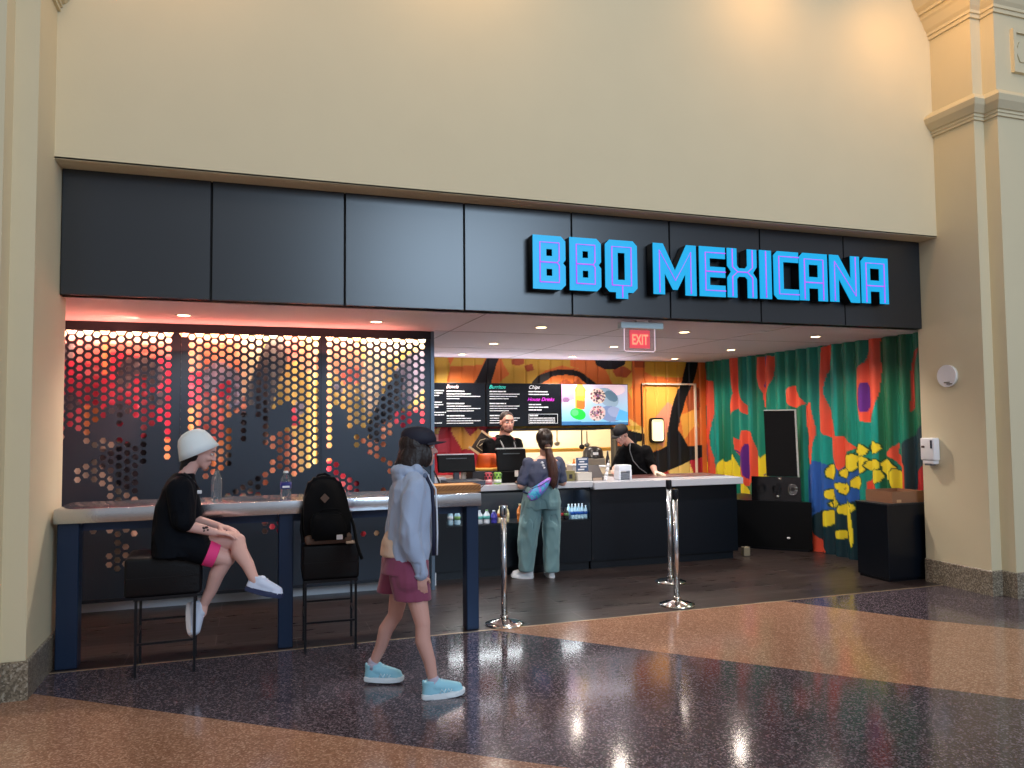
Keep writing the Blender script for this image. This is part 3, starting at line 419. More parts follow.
bm=nb(); box(bm,1.765,1.80,7.815,8.35,0,2.665); struct(obj('trim_7',bm,mat('edge_steel',(92,108,124),.35,metal=.5)))
bm=nb(); box(bm,-2.3,1.86,8.02,8.04,0,.13); struct(obj('baseboard_screen',bm,mat('base_aluminium',(212,216,222),.4)))
bm=nb(); box(bm,-2.3,1.80,7.83,8.3,.122,.13); struct(obj('trim_8',bm,screenm))
# LED bar inside the cavity
t=thing('led_strip','glowing LED strip behind the top of the perforated screen','led strip',(0,7.9,2.56))
segs=[(-2.2,-1.35,(255,205,185),8),(-1.35,-.75,(255,190,160),9),(-.75,-.1,(255,165,130),9),(-.1,.5,(255,220,180),7),(.5,1.74,(255,230,200),7)]
for a,b,c,s in segs:
    bm=nb(); box(bm,a+.005,b-.005,7.905,7.93,2.585,2.61); obj('light_segment',bm,mat('led_%d'%int(a*100),c,.5,emit=c,es=s*3.2),t)
def area(name,loc,rot,sx,sy,e,col,spread=None):
    l=bpy.data.lights.new(name,'AREA'); l.shape='RECTANGLE'; l.size=sx; l.size_y=sy; l.energy=e; l.color=col
    if spread: l.spread=spread
    o=bpy.data.objects.new(name,l); C.objects.link(o); o.location=loc; o.rotation_euler=rot; return o
for a,b,c,s_ in segs:
    area('led_wash',((a+b)/2,7.895,2.575),(math.radians(12),0,0),b-a,.03,LED_E*(b-a),tuple(x for x in lin(c)[:3]))
for x,d,c in ((-1.9,1,(255,215,205)),(-.655,-1,(255,205,195)),(-.61,1,(255,210,195)),(.63,-1,(255,228,200)),(.68,1,(255,225,200)),(1.74,-1,(255,232,210))):
    area('led_side_wash',(x,7.90,1.5),(0,math.radians(-90*d),0),2.2,.03,SIDE_FILL,lin(c)[:3])  # added fill lamps behind the seams, brighten the lower mural
# ---------- sign letters
cyan=mat('letter_face_cyan',(24,140,190),.4,emit=(0,172,226),es=.66)
ret=mat('letter_return_black',(10,12,18),.35)
neon_m=mat('neon_violet',(180,110,230),.3,emit=(176,60,226),es=.9)
LZ0,LZ1=2.873,3.345; H=LZ1-LZ0
def letter_shapes(ch,w):
    s=.285; c=.09; t=.5-.0; h=1.0
    s=min(s,w*.41)
    if ch=='B':
        o=[(0,0),(w-c,0),(w,c),(w,.44),(w-.05,.5),(w,.56),(w,h-c),(w-c,h),(0,h)]
        return [o,[(s,.25),(s,.38),(w-s,.38),(w-s,.25)],[(s,.62),(s,.75),(w-s,.75),(w-s,.62)]],[[(s/2,.13),(s/2,.87),(w-s/2,.87),(w-s/2,.55),(w-s/2-.04,.5),(w-s/2,.45),(w-s/2,.13),(s/2,.13)],[(s/2,.5),(w-s/2-.04,.5)]]
    if ch=='Q':
        o=[(c,0),(w*.33,0),(w*.33,-.12),(w*.7,-.12),(w*.7,0),(w-c,0),(w,c),(w,h-c),(w-c,h),(c,h),(0,h-c),(0,c)]
        return [o,[(w*.39,.24),(w*.39,.76),(w*.61,.76),(w*.61,.24)]],[[(w*.2,.13),(w*.2,.87),(w*.8,.87),(w*.8,.13),(w*.2,.13)],[(w*.52,.13),(w*.52,-.1)]]
    if ch=='M':
        s=.25
        o=[(0,0),(s,0),(s,.42),(w/2-.05,.10),(w/2+.05,.10),(w-s,.42),(w-s,0),(w,0),(w,h),(w-s+.03,h),(w/2,.48),(s-.03,h),(0,h)]
        return [o],[[(s*.52,.03),(s*.52,.86),(w/2,.28),(w-s*.52,.86),(w-s*.52,.03)]]
    if ch=='E':
        s=.24
        o=[(0,0),(w,0),(w,.23),(s,.23),(s,.39),(w-.0,.39),(w,.6),(s,.6),(s,.77),(w,.77),(w,h),(0,h)]
        return [o],[[(w,.12),(s*.55,.12),(s*.55,.88),(w,.88)],[(s*.55,.5),(w,.5)]]
    if ch=='X':
        s=.225
        o=[(0,0),(s,0),(s,.38),(s+.05,.43),(w-s-.05,.43),(w-s,.38),(w-s,0),(w,0),(w,.4),(w-.09,.52),(w,.64),(w,h),(w-s,h),(w-s,.66),(w-s-.05,.6),(s+.05,.6),(s,.66),(s,h),(0,h),(0,.64),(.09,.52),(0,.4)]
        return [o],[[(s*.5,.02),(s*.5,.42),(s*.5+.12,.52),(s*.5,.62),(s*.5,.98)],[(w-s*.5,.02),(w-s*.5,.42),(w-s*.5-.12,.52),(w-s*.5,.62),(w-s*.5,.98)],[(s*.5+.12,.52),(w-s*.5-.12,.52)]]
    if ch=='I':
        return [[(0,0),(w,0),(w,h),(0,h)]],[[(w*.5,.02),(w*.5,.98)]]
    if ch=='C':
        s=.24
        o=[(c,0),(w,0),(w,.22),(s,.22),(s,.78),(w,.78),(w,h),(c,h),(0,h-c),(0,c)]
        return [o],[[(w,.11),(s*.5,.11),(s*.5,.89),(w,.89)]]
    if ch=='A':
        s=min(.24,w*.4)
        o=[(0,0),(s,0),(s,.26),(w-s,.26),(w-s,0),(w,0),(w,h),(c,h),(0,h-c)]
        return [o,[(s,.5),(s,.76),(w-s,.76),(w-s,.5)]],[[(s*.5,.02),(s*.5,.87),(w-s*.5,.87),(w-s*.5,.02)],[(s*.5,.38),(w-s*.5,.38)]]
    if ch=='N':
        s=.235
        o=[(0,0),(s,0),(s,.5),(w-s,0),(w,0),(w,h),(w-s,h),(w-s,.5),(s,h),(0,h)]
        return [o],[[(s*.5,.02),(s*.5,.86),(w-s*.5,.14),(w-s*.5,.98)]]
ll={0:('B','blue glowing letter B, first letter of BBQ'),1:('B','blue glowing letter B, second letter of BBQ'),2:('Q','blue glowing letter Q ending the word BBQ'),3:('M','blue glowing letter M starting the word MEXICANA'),4:('E','blue glowing letter E after the M on the sign'),5:('X','blue glowing letter X on the sign'),6:('I','narrow blue glowing letter I on the sign'),7:('C','blue glowing letter C on the sign'),8:('A','blue glowing letter A between C and N on the sign'),9:('N','blue glowing letter N on the sign'),10:('A','blue glowing letter A ending the sign')}
for k,(ch,x0,x1) in enumerate(LX):
    dz=.012*(k-5)/5
    t=thing('sign_letter',ll[k][1],'sign letter',((x0+x1)/2,6.28,LZ0),'blue channel letters of the sign')
    w=(x1-x0)/H; sh,ne=letter_shapes(ch,w)
    T=Matrix.Translation((x0,0,LZ0+dz))@Matrix.Diagonal((H,1,H,1))
    me=curve_mesh(sh,.052); me.transform(Matrix.Translation((0,6.232,0))@T); link('return',me,ret,t)
    me=curve_mesh(sh,.004); me.transform(Matrix.Translation((0,6.176,0))@T); link('face',me,cyan,t)
    bm=nb()
    for pl in ne: tube(bm,[(x0+a*H,6.166,LZ0+dz+b*H) for a,b in pl],.0055,6)
    obj('neon_tube',bm,neon_m,t,smooth=True)
    for q in (.25,.75): bm=nb(); cyl(bm,(x0+(x1-x0)*.12,6.28,LZ0+dz+H*q),(x0+(x1-x0)*.12,6.2995,LZ0+dz+H*q),.012); obj('standoff',bm,ret,t)
# ---------- downlights
lamp_m=mat('lamp_glow',(255,240,220),.5,emit=(255,212,160),es=14)
trimw=mat('lamp_trim',(220,215,215),.5)
LD=[(-.564,7.2,'over the seated person'),(1.104,7.2,'over the walker in the cap'),(2.76,7.2,'left of the exit sign'),(4.41,7.2,'right of the exit sign'),(6.13,7.2,'nearest the clock on the right wall'),
(2.77,8.84,'in the middle row, furthest left'),(4.38,8.84,'in the middle row under the exit sign'),(6.13,8.84,'in the middle row by the green mural'),(2.77,10.3,'in the back row, furthest left'),(4.43,10.3,'in the back row above the food screen'),(6.13,10.3,'in the back row above the mural door')]
for x,y,s in LD:
    t=thing('downlight','round recessed ceiling downlight '+s,'ceiling light',(x,y,2.664),'recessed ceiling downlights')
    bm=nb(); lathe(bm,[(.052,-.004),(.068,-.004),(.07,0),(.07,.004),(.052,.004)],(x,y,2.663),28,loop=True); obj('trim_ring',bm,trimw,t,smooth=True)
    bm=nb(); lathe(bm,[(0,.0),(.051,.0),(.051,.003),(0,.003)],(x,y,2.6605),28); obj('lens',bm,lamp_m,t)
    l=bpy.data.lights.new('downlight_beam','SPOT'); l.energy=SPOT_E; l.color=(1,.88,.78); l.spot_size=math.radians(150); l.spot_blend=.8; l.shadow_soft_size=.05
    o=bpy.data.objects.new('downlight_beam',l); C.objects.link(o); o.location=(x,y,2.63)
# ---------- exit sign
EX0=len(bpy.data.objects)
t=thing('exit_sign','red lit EXIT sign on clear plate hanging under the sign band','exit sign',(3.47,6.50,2.62))
bm=nb(); box(bm,3.25,3.70,6.46,6.54,2.585,2.645,.006); obj('housing',bm,mat('exit_housing',(190,215,222),.3),t)
bm=nb(); box(bm,3.42,3.54,6.47,6.53,2.645,2.665); obj('ceiling_mount',bm,trimw,t)
bm=nb(); box(bm,3.30,3.625,6.497,6.503,2.37,2.585,.002); pl=obj('clear_plate',bm,mat('clear_acrylic',(250,225,225),.05,trans=.9,ior=1.3),t)
bm=nb(); 
tube(bm,[(3.30,6.50,2.585),(3.30,6.50,2.385),(3.315,6.50,2.37),(3.61,6.50,2.37),(3.625,6.50,2.385),(3.625,6.50,2.585)],.005,6); obj('plate_edge',bm,mat('edge_glow',(240,225,235),.2,emit=(240,220,230),es=.5),t)
bm=nb(); box(bm,3.355,3.57,6.4955,6.5045,2.40,2.572); obj('red_field',bm,mat('exit_red_field',(225,80,90),.4,emit=(215,60,70),es=.55),t)
text_obj('exit_lettering','EXIT',.135,(3.4625,6.492,2.437),mat('exit_letters',(255,150,120),.4,emit=(255,120,90),es=1.3),t,align='CENTER',bold=.003,sx=.62)
t.location.x+=.03
# ---------- right wall fittings
t=thing('wall_clock','round white wall device with a dark slot, mounted on the cream wall','wall device',(6.76,5.996,2.03))
bm=nb(); lathe(bm,[(0,0),(.112,0),(.112,.02),(.1,.032),(0,.034)],(0,0,0),36); bmesh.ops.transform(bm,matrix=Matrix.Translation((6.757,5.996,2.143))@Matrix.Rotation(-PI/2,4,'Y'),verts=bm.verts); obj('body',bm,mat('device_white',(205,202,192),.4),t,auto=True)
bm=nb(); lathe(bm,[(.1,0),(.113,0),(.113,.012),(.1,.012)],(0,0,0),36); bmesh.ops.transform(bm,matrix=Matrix.Translation((6.735,5.996,2.143))@Matrix.Rotation(-PI/2,4,'Y'),verts=bm.verts); obj('rim',bm,white,t,auto=True)
bm=nb(); box(bm,6.715,6.73,5.93,5.99,2.055,2.066); box(bm,6.715,6.73,5.955,6.02,2.072,2.082); obj('slot',bm,mat('grey_dark',(120,115,105),.5),t)
t=thing('soap_dispenser','white hand sanitizer dispenser on the cream wall by the green mural','dispenser',(6.70,6.2,1.24))
bm=nb(); box(bm,6.672,6.758,6.13,6.31,1.27,1.51,.02,3); box(bm,6.68,6.758,6.15,6.29,1.235,1.29,.012,2); obj('body',bm,white,t,auto=True)
bm=nb(); box(bm,6.667,6.674,6.155,6.175,1.40,1.485); obj('window_strip',bm,mat('dark_window',(38,48,66),.3),t)
bm=nb(); box(bm,6.667,6.674,6.25,6.285,1.405,1.425); obj('badge',bm,mat('badge_brown',(80,50,45),.4),t)
bm=nb(); box(bm,6.68,6.74,6.18,6.26,1.222,1.24); obj('nozzle',bm,mat('nozzle_grey',(90,92,98),.4),t)
# ---------- right side boxes
t=thing('black_waste_cabinet','black waste cabinet standing against the right wall','cabinet',(6.6,6.65,0))
bm=nb(); box(bm,6.33,6.88,6.43,6.87,.03,.80,.004); obj('body',bm,counterf,t); bm=nb(); box(bm,6.35,6.87,6.46,6.86,0,.035); obj('plinth',bm,blackm,t)
bm=nb(); box(bm,6.322,6.888,6.422,6.878,.80,.815,.003); obj('top',bm,mat('top_black',(28,34,40),.3),t)
t=thing('cardboard_tray','brown cardboard tray lying on the black waste cabinet','box',(6.55,6.66,.815))
cb=mat('cardboard',(138,96,68),.75,bump=.1,bscale=50)
bm=nb(); box(bm,6.44,6.88,6.47,6.84,.815,.822); box(bm,6.44,6.448,6.47,6.84,.822,.935); box(bm,6.872,6.88,6.47,6.84,.822,.935); box(bm,6.448,6.872,6.47,6.478,.822,.935); box(bm,6.448,6.872,6.832,6.84,.822,.935); obj('tray_shell',bm,cb,t)
bm=nb(); box(bm,6.50,6.56,6.466,6.47,.82,.85); obj('tape',bm,mat('tape',(196,150,110),.3),t)
# ---------- bar table
t=thing('bar_table','long high bar table with steel top and dark square legs','bar table',(.25,6.4,0))
bm=nb(); box(bm,-1.3,1.805,6.13,6.70,1.022,1.125,.006,2); obj('tabletop',bm,steel,t,auto=True)
for a,b in ((-1.29,-1.15),(.205,.315),(1.695,1.80)):
    bm=nb(); box(bm,a,b,6.20,6.335,0,1.022,.006,1); obj('leg',bm,postm,t)
bm=nb(); box(bm,-1.15,1.70,6.30,6.34,.95,1.022); obj('apron',bm,postm,t)
# ---------- stools
def stool(x,y,rot,label,hw=.21,dx=0):
    t=thing('bar_stool',label,'bar stool',(x,y,0),'cube topped bar stools'); 
    R=Matrix.Translation((x,y,0))@Matrix.Rotation(rot,4,'Z')
    bm=nb(); box(bm,dx-hw,dx+hw,-.21,.21,.535,.805,.025,4); bmesh.ops.transform(bm,matrix=R,verts=bm.verts); obj('cushion',bm,leather,t,auto=True)
    bm=nb(); 
    box(bm,dx-hw+.01,dx+hw-.01,-.2115,-.2065,.66,.668); bmesh.ops.transform(bm,matrix=R,verts=bm.verts); obj('seam',bm,leather,t)
    bm=nb(); box(bm,-.2,.2,-.2,.2,.515,.537); bmesh.ops.transform(bm,matrix=R,verts=bm.verts); obj('seat_plate',bm,blackm,t)
    for sx,sy in ((-1,-1),(1,-1),(1,1),(-1,1)):
        bm=nb(); box(bm,sx*.185-.009,sx*.185+.009,sy*.185-.009,sy*.185+.009,0,.52); bmesh.ops.transform(bm,matrix=R,verts=bm.verts); obj('leg',bm,blackm,t)
    for z,sy in ((.3,1),(.22,-1)):
        bm=nb(); box(bm,-.185,.185,sy*.185-.007,sy*.185+.007,z-.007,z+.007); bmesh.ops.transform(bm,matrix=R,verts=bm.verts); obj('footrest_bar',bm,blackm,t)
    for sx in (-1,1):
        bm=nb(); box(bm,sx*.185-.007,sx*.185+.007,-.185,.185,.253,.267); bmesh.ops.transform(bm,matrix=R,verts=bm.verts); obj('footrest_bar',bm,blackm,t)
    return t
stool(-.555,6.03,.04,'black leather cube bar stool under the person in the white hat',.245,-.015)
stool(.585,6.19,-.03,'black leather cube bar stool holding the backpack')
# ---------- backpack
t=thing('backpack','black backpack with brown leather base resting on the right stool','backpack',(.56,6.17,.806))
pk=mat('pack_fabric',(9,11,15),.85,spec=.2,bump=.2,bscale=120); lb=mat('pack_leather',(96,74,62),.6)
prof=[(-.165,0),(.165,0),(.178,.08),(.175,.2),(.163,.32),(.142,.42),(.11,.475),(.05,.503),(-.04,.503),(-.10,.48),(-.135,.42),(-.155,.33),(-.168,.2),(-.172,.08)]
bm=nb(); vs=prism(bm,prof,-.09,.09,'y'); bmesh.ops.bevel(bm,geom=[e for e in bm.edges],offset=.028,segments=3,affect='EDGES')
for v in bm.verts: v.co=V((v.co.x+v.co.z*(-.06)+.565,v.co.y*(1-.35*v.co.z)+6.16+.06*v.co.z,v.co.z+.81))
body=obj('main_bag',bm,pk,t,smooth=True)
bm=nb(); prism(bm,[(-.12,.03),(.13,.03),(.135,.1),(.125,.2),(.09,.235),(-.09,.235),(-.118,.2),(-.128,.1)],-.05,.02,'y'); bmesh.ops.bevel(bm,geom=[e for e in bm.edges],offset=.016,segments=3,affect='EDGES')
for v in bm.verts: v.co=V((v.co.x-.06*v.co.z+.565,v.co.y+6.05,v.co.z+.815))
obj('front_pocket',bm,pk,t,smooth=True)
bm=nb(); box(bm,-.172,.172,-.10,.095,0,.075,.025,3)
for v in bm.verts: v.co=V((v.co.x+.565,v.co.y+6.16,v.co.z+.808+.0))
obj('leather_base',bm,lb,t,smooth=True)
bm=nb(); prism(bm,[(0,-.036),(.034,0),(0,.036),(-.034,0)],-.006,.0,'y')
for v in bm.verts: v.co+=V((.535,6.055,1.153))
obj('leather_patch',bm,lb,t)
bm=nb(); box(bm,.615,.66,5.985,6.0,.85,.885,.003); obj('white_label',bm,mat('tag_white',(215,215,220),.5),t)
bm=nb(); tube(bm,[(.50,6.03,1.055),(.53,6.018,1.072),(.58,6.018,1.076),(.62,6.018,1.07),(.65,6.03,1.065)],.006); obj('zip_cord',bm,pk,t,smooth=True)
bm=nb(); tube(bm,[(.47,6.2,1.27),(.5,6.22,1.315),(.55,6.22,1.325),(.59,6.21,1.30)],.01); obj('haul_loop',bm,pk,t,smooth=True)
bm=nb(); 
for k in range(9):
    pass
tube(bm,[(.66,6.2,1.15),(.72,6.16,1.05),(.755,6.1,.93),(.765,6.02,.82),(.785,5.98,.74),(.80,5.965,.70)],.012,6); obj('strap',bm,pk,t,smooth=True)
bm=nb(); tube(bm,[(.42,6.2,1.2),(.385,6.18,1.05),(.372,6.14,.92),(.385,6.1,.83)],.014,6); obj('strap',bm,pk,t,smooth=True)
bm=nb(); box(bm,.69,.77,6.03,6.1,.808,.826,.006); obj('buckle',bm,mat('buckle_tan',(190,170,150),.4),t)
t.location=(.55,6.17-.135,.806)
# ---------- bottles on the bar
clear=mat('clear_plastic',(240,246,250),.04,trans=.93,ior=1.25,spec=.6)
def pet_bottle(x,y,z,h,r,label,lab=None,m=clear,cap=None,cat='bottle',grp=None,n=20,name='water_bottle',liquid=None):
    t=thing(name,label,cat,(x,y,z),grp); bm=nb(); k=h
    lathe(bm,[(0,0),(r*.8,0),(r,.03*k),(r*.93,.1*k),(r,.16*k),(r*.95,.25*k),(r,.3*k),(r,.58*k),(r*.93,.66*k),(r*.72,.76*k),(r*.42,.86*k),(r*.38,.93*k),(0,.93*k)],(x,y,z),n); obj('bottle_body',bm,m,t,smooth=True)
    if cap: bm=nb(); lathe(bm,[(0,.925*k),(r*.45,.925*k),(r*.45,k),(0,k)],(x,y,z),n); obj('cap',bm,cap,t)
    if lab: bm=nb(); lathe(bm,[(r*1.02,.33*k),(r*1.03,.57*k),(r*.99,.57*k),(r*.99,.33*k)],(x,y,z),n); obj('label_band',bm,lab,t,smooth=True)
    return t
pet_bottle(-.25,6.42,1.1255,.25,.04,'clear empty plastic bottle without cap on the bar, beside the seated person',name='plastic_bottle')
b=pet_bottle(.265,6.42,1.1255,.21,.043,'water bottle with a dark blue label standing on the bar',lab=mat('label_blue',(22,36,120),.35),cap=white)
bm=nb(); box(bm,.238,.292,6.3745,6.377,1.205,1.22); obj('label_print',bm,white,b)
# wooden box on bar end
t=thing('wooden_tray_box','shallow brown wooden box on the right end of the bar','box',(1.63,6.42,1.1255))
wb=mat('worn_wood',(172,116,62),.6,bump=.3,bscale=30,var=.25,vscale=12)
bm=nb(); box(bm,1.42,1.845,6.28,6.56,1.1255,1.135); box(bm,1.42,1.845,6.28,6.288,1.135,1.185); box(bm,1.42,1.845,6.552,6.56,1.135,1.185); box(bm,1.42,1.428,6.28,6.56,1.135,1.185); box(bm,1.837,1.845,6.28,6.56,1.135,1.185); obj('crate',bm,wb,t)
bm=nb()
for k in range(12):
    x=1.44+k*.034; tube(bm,[(x,6.276,1.14),(x+.03,6.275,1.155),(x+.055,6.276,1.178)],.004,5)
obj('carved_ripples',bm,mat('dark_wood_carve',(112,66,34),.6),t)
bm=nb(); box(bm,1.435,1.83,6.295,6.545,1.165,1.18); obj('paper_liner',bm,mat('kraft',(196,150,96),.8),t)
# ---------- stanchions
def stanchion(x,y,h,label,bl=True):
    t=thing('stanchion_post',label,'stanchion',(x,y,0),'steel belt barrier posts')
    bm=nb(); lathe(bm,[(0,0),(.165,0),(.168,.008),(.16,.018),(.11,.03),(.05,.045),(.03,.055),(0,.055)],(x,y,0),40); obj('base',bm,chrome,t,smooth=True)
    bm=nb(); cyl(bm,(x,y,.05),(x,y,h-.09),.0255,n=24); obj('post',bm,steel,t,smooth=True)
    bm=nb(); lathe(bm,[(0,h-.09),(.03,h-.09),(.032,h-.085),(.032,h-.012),(.028,h),(0,h)],(x,y,0),24); obj('head',bm,blackm if bl else steel,t,auto=True)
    bm=nb(); lathe(bm,[(.0257,.06),(.036,.06),(.036,.075),(.0257,.08)],(x,y,0),24); obj('collar',bm,chrome,t,smooth=True)
    bm=nb(); box(bm,x-.008,x+.008,y-.036,y-.03,h-.08,h-.02); obj('belt_clip',bm,blackm,t)
stanchion(2.045,6.28,1.0,'steel stanchion post nearest the bar end',False)
stanchion(3.76,6.36,1.07,'front one of the two steel stanchion posts before the counter')
stanchion(4.23,7.28,1.08,'rear one of the two steel stanchion posts before the counter')
# ---------- counters
t=thing('drinks_counter','dark service counter on the left with open chilled drinks shelf','counter',(2.76,8.5,0))
bm=nb(); box(bm,1.803,2.02,8.2,8.66,.575,.925); box(bm,1.803,3.735,8.2,8.9,.1,.575); box(bm,1.803,3.735,8.66,8.9,.575,.925); box(bm,3.725,3.735,8.2,8.66,.575,.925); box(bm,1.803,3.735,8.2,8.9,.925,.955); obj('body',bm,counterf,t)
bm=nb(); box(bm,1.803,3.735,8.28,8.88,0,.1); obj('kick_plate',bm,mat('kick',(18,24,32),.4),t)
bm=nb(); box(bm,1.80,3.735,8.13,8.92,.955,1.02,.004,1); obj('top',bm,countert,t)
bm=nb(); box(bm,2.03,3.72,8.21,8.64,.575,.583); obj('shelf_tray',bm,mat('shelf_black',(10,12,15),.3),t)
t=thing('order_counter','dark navy counter with grey top running right of the register','counter',(4.72,8.5,0))
bm=nb(); box(bm,3.742,5.72,8.2,8.9,.1,.93); obj('body',bm,counterf,t)
bm=nb(); box(bm,3.76,5.70,8.28,8.88,0,.1); obj('kick_plate',bm,mat('kick',(18,24,32),.4),t)
bm=nb(); box(bm,3.737,5.75,8.1,9.0,.93,1.012,.004,1); obj('top',bm,countert,t)
bm=nb(); box(bm,4.35,5.73,8.45,8.97,1.012,1.018,.002); obj('red_inlay_mat',bm,mat('mat_maroon',(96,60,58),.35),t)  # thin maroon sheet paints the reddish reflection on the counter top
for x in (2.15,2.3,2.38,2.62,2.78):
    pass
# ---------- drinks on shelf
rb=random.Random(3)
W=mat('b_white',(225,228,235),.3); T1=mat('b_teal',(90,170,165),.3); PB=mat('b_purple',(66,62,160),.3); YW=mat('b_cream',(232,214,166),.35); ORb=mat('b_orange',(206,120,52),.25); GW=mat('b_green',(120,160,96),.3); DK=mat('b_dark',(44,38,42),.3)
aqua=mat('b_aqua',(190,224,240),.12,spec=.7); bl=mat('b_blue',(30,90,180),.3); rdm=mat('b_red',(180,44,50),.3)
def sb(x,y,h,r,label,m,lab,cap,grp='bottles on the chilled shelf',name='drink_bottle'): return pet_bottle(x,y,.5835,h,r,label,lab,m,cap,'bottle',grp,14,name)
sb(2.085,8.3,.175,.033,'tall pale blue bottle, leftmost on the chilled shelf',aqua,W,W)
sb(2.165,8.3,.17,.033,'pale bottle second from the left on the chilled shelf',aqua,GW,W)
sb(2.42,8.3,.15,.036,'teal labelled bottle just right of the bar post on the shelf',W,T1,W)
sb(2.505,8.3,.15,.036,'teal and white bottle left of the purple one on the shelf',W,T1,GW)
sb(2.59,8.3,.14,.036,'purple bottle on the chilled shelf',PB,PB,W)
sb(2.665,8.3,.185,.034,'cream labelled bottle right of the purple one on the shelf',YW,ORb,YW)
sb(2.735,8.3,.185,.034,'cream bottle beside the stanchion on the shelf',YW,YW,YW)
sb(2.90,8.3,.2,.035,'orange drink bottle left of the customer on the shelf',ORb,ORb,YW)
sb(2.975,8.3,.21,.035,'white capped orange drink bottle beside the customer on the shelf',ORb,W,W)
sb(3.05,8.3,.21,.035,'green and white bottle behind the customer leg on the shelf',GW,W,GW)
sb(3.13,8.32,.2,.035,'green bottle hidden partly by the customer on the shelf',GW,GW,W)
sb(3.40,8.3,.14,.032,'small dark red bottle left of the water bottles on the shelf',DK,rdm,DK)
sb(3.465,8.3,.13,.032,'small dark bottle beside the water bottles on the shelf',DK,GW,DK)
for k in range(5):
    for r_ in range(2):
        pet_bottle(3.528+k*.043,8.27+r_*.1,.5835,.165 if r_ else .155,.021,['clear water bottle at the left of the front row of water','second clear water bottle in the front row','clear water bottle in the middle of the front row','fourth clear water bottle in the front row','clear water bottle at the right end of the shelf front'][k] if r_==0 else ['clear water bottle at the left of the rear row','second clear water bottle in the rear row','middle clear water bottle in the rear row','fourth clear water bottle in the rear row','clear water bottle at the right end of the rear row'][k],bl if r_==0 else None,aqua,W,'bottle','small water bottles on the chilled shelf',12,'water_bottle')
# ---------- items on the counters
def monitor(x,y,z,w,h,label,rot=0,tilt=-.25):
    t=thing('register_screen',label,'cash register',(x,y,z)); R=Matrix.Translation((x,y,z))@Matrix.Rotation(rot,4,'Z')
    def p(nm,b,m,**k): bmesh.ops.transform(b,matrix=R,verts=b.verts); return obj(nm,b,m,t,**k)
    b=nb(); box(b,-.11,.11,-.1,.1,0,.018,.006); p('foot',b,blackm)
    b=nb(); box(b,-.035,.035,-.015,.03,.015,h*.62+.06,.008); p('neck',b,mat('neck_grey',(70,72,80),.4))
    TM=Matrix.Translation((0,0,.12+h/2))@Matrix.Rotation(tilt,4,'X')
    b=nb(); box(b,-w/2,w/2,-.02,.02,-h/2,h/2,.008); bmesh.ops.transform(b,matrix=TM,verts=b.verts); p('rear_shell',b,mat('shell_black',(6,7,9),.5,spec=.15))
    b=nb(); box(b,-w/2+.012,w/2-.012,.02,.024,-h/2+.01,h/2-.01); bmesh.ops.transform(b,matrix=TM,verts=b.verts); p('display',b,mat('display_dark',(40,50,60),.2))
    b=nb(); box(b,-w/2,w/2,-.012,.03,h/2,h/2+.014,.003); bmesh.ops.transform(b,matrix=TM,verts=b.verts); p('top_edge',b,mat('edge_silver',(205,205,205),.3))
    b=nb(); box(b,-w*.28,w*.28,-.024,-.02,h*.26,h*.3); bmesh.ops.transform(b,matrix=TM,verts=b.verts); p('vent',b,mat('vent_grey',(70,76,84),.4))
    return t
monitor(2.24,8.62,1.0205,.44,.20,'black register screen seen from behind, left one on the counter')
t=monitor(2.87,8.5,1.0205,.36,.26,'black register screen seen from behind, in front of the cashier')
bm=nb(); box(bm,2.72,3.03,8.36,8.46,1.0205,1.15,.006); obj('cash_unit',bm,mat('shell_black',(6,7,9),.5,spec=.15),t)
bm=nb(); box(bm,2.86,2.90,8.345,8.36,1.09,1.16); obj('card_reader',bm,mat('edge_silver',(205,205,205),.3),t)
t=thing('cash_drawer','dark grey cash drawer on the counter behind the wooden box','cash drawer',(2.25,8.33,1.0205))
bm=nb(); box(bm,2.03,2.46,8.18,8.52,1.0205,1.07,.005); obj('drawer_body',bm,mat('drawer_grey',(54,62,74),.4),t); bm=nb(); box(bm,2.05,2.44,8.174,8.18,1.03,1.06); obj('drawer_front',bm,mat('drawer_front',(66,74,88),.35),t)
def can(x,y,z,r,h,label,c1,c2,c3,grp='large patterned cans on the counter'):
    t=thing('drink_can',label,'can',(x,y,z),grp)
    bm=nb(); lathe(bm,[(0,0),(r*.85,0),(r,.01),(r,h-.015),(r*.85,h),(0,h)],(x,y,z),24); obj('can_body',bm,c1,t,auto=True)
    bm=nb(); lathe(bm,[(r*1.01,h*.12),(r*1.02,h*.4),(r*.98,h*.4),(r*.98,h*.12)],(x,y,z),24); obj('lower_band',bm,c2,t,smooth=True)
    bm=nb(); 
    for k in range(7):
        a=-PI/2+(k-3)*.42; ell(bm,(x+math.cos(a)*r,y+math.sin(a)*r,z+h*(.7+.12*(-1)**k)),(.011,.011,.013),u=8,v=6)
    obj('spot_pattern',bm,c3,t,smooth=True)
can(2.52,8.27,1.0205,.045,.13,'red and pink patterned can on the counter beside the cash drawer',mat('can_red',(200,80,90),.3),mat('can_pink',(235,180,180),.3),mat('can_black',(40,30,34),.3))
can(2.625,8.27,1.0205,.045,.13,'green and white patterned can on the counter before the register',mat('can_green',(150,200,90),.3),mat('can_white',(225,232,220),.3),mat('can_dkgreen',(40,80,50),.3))
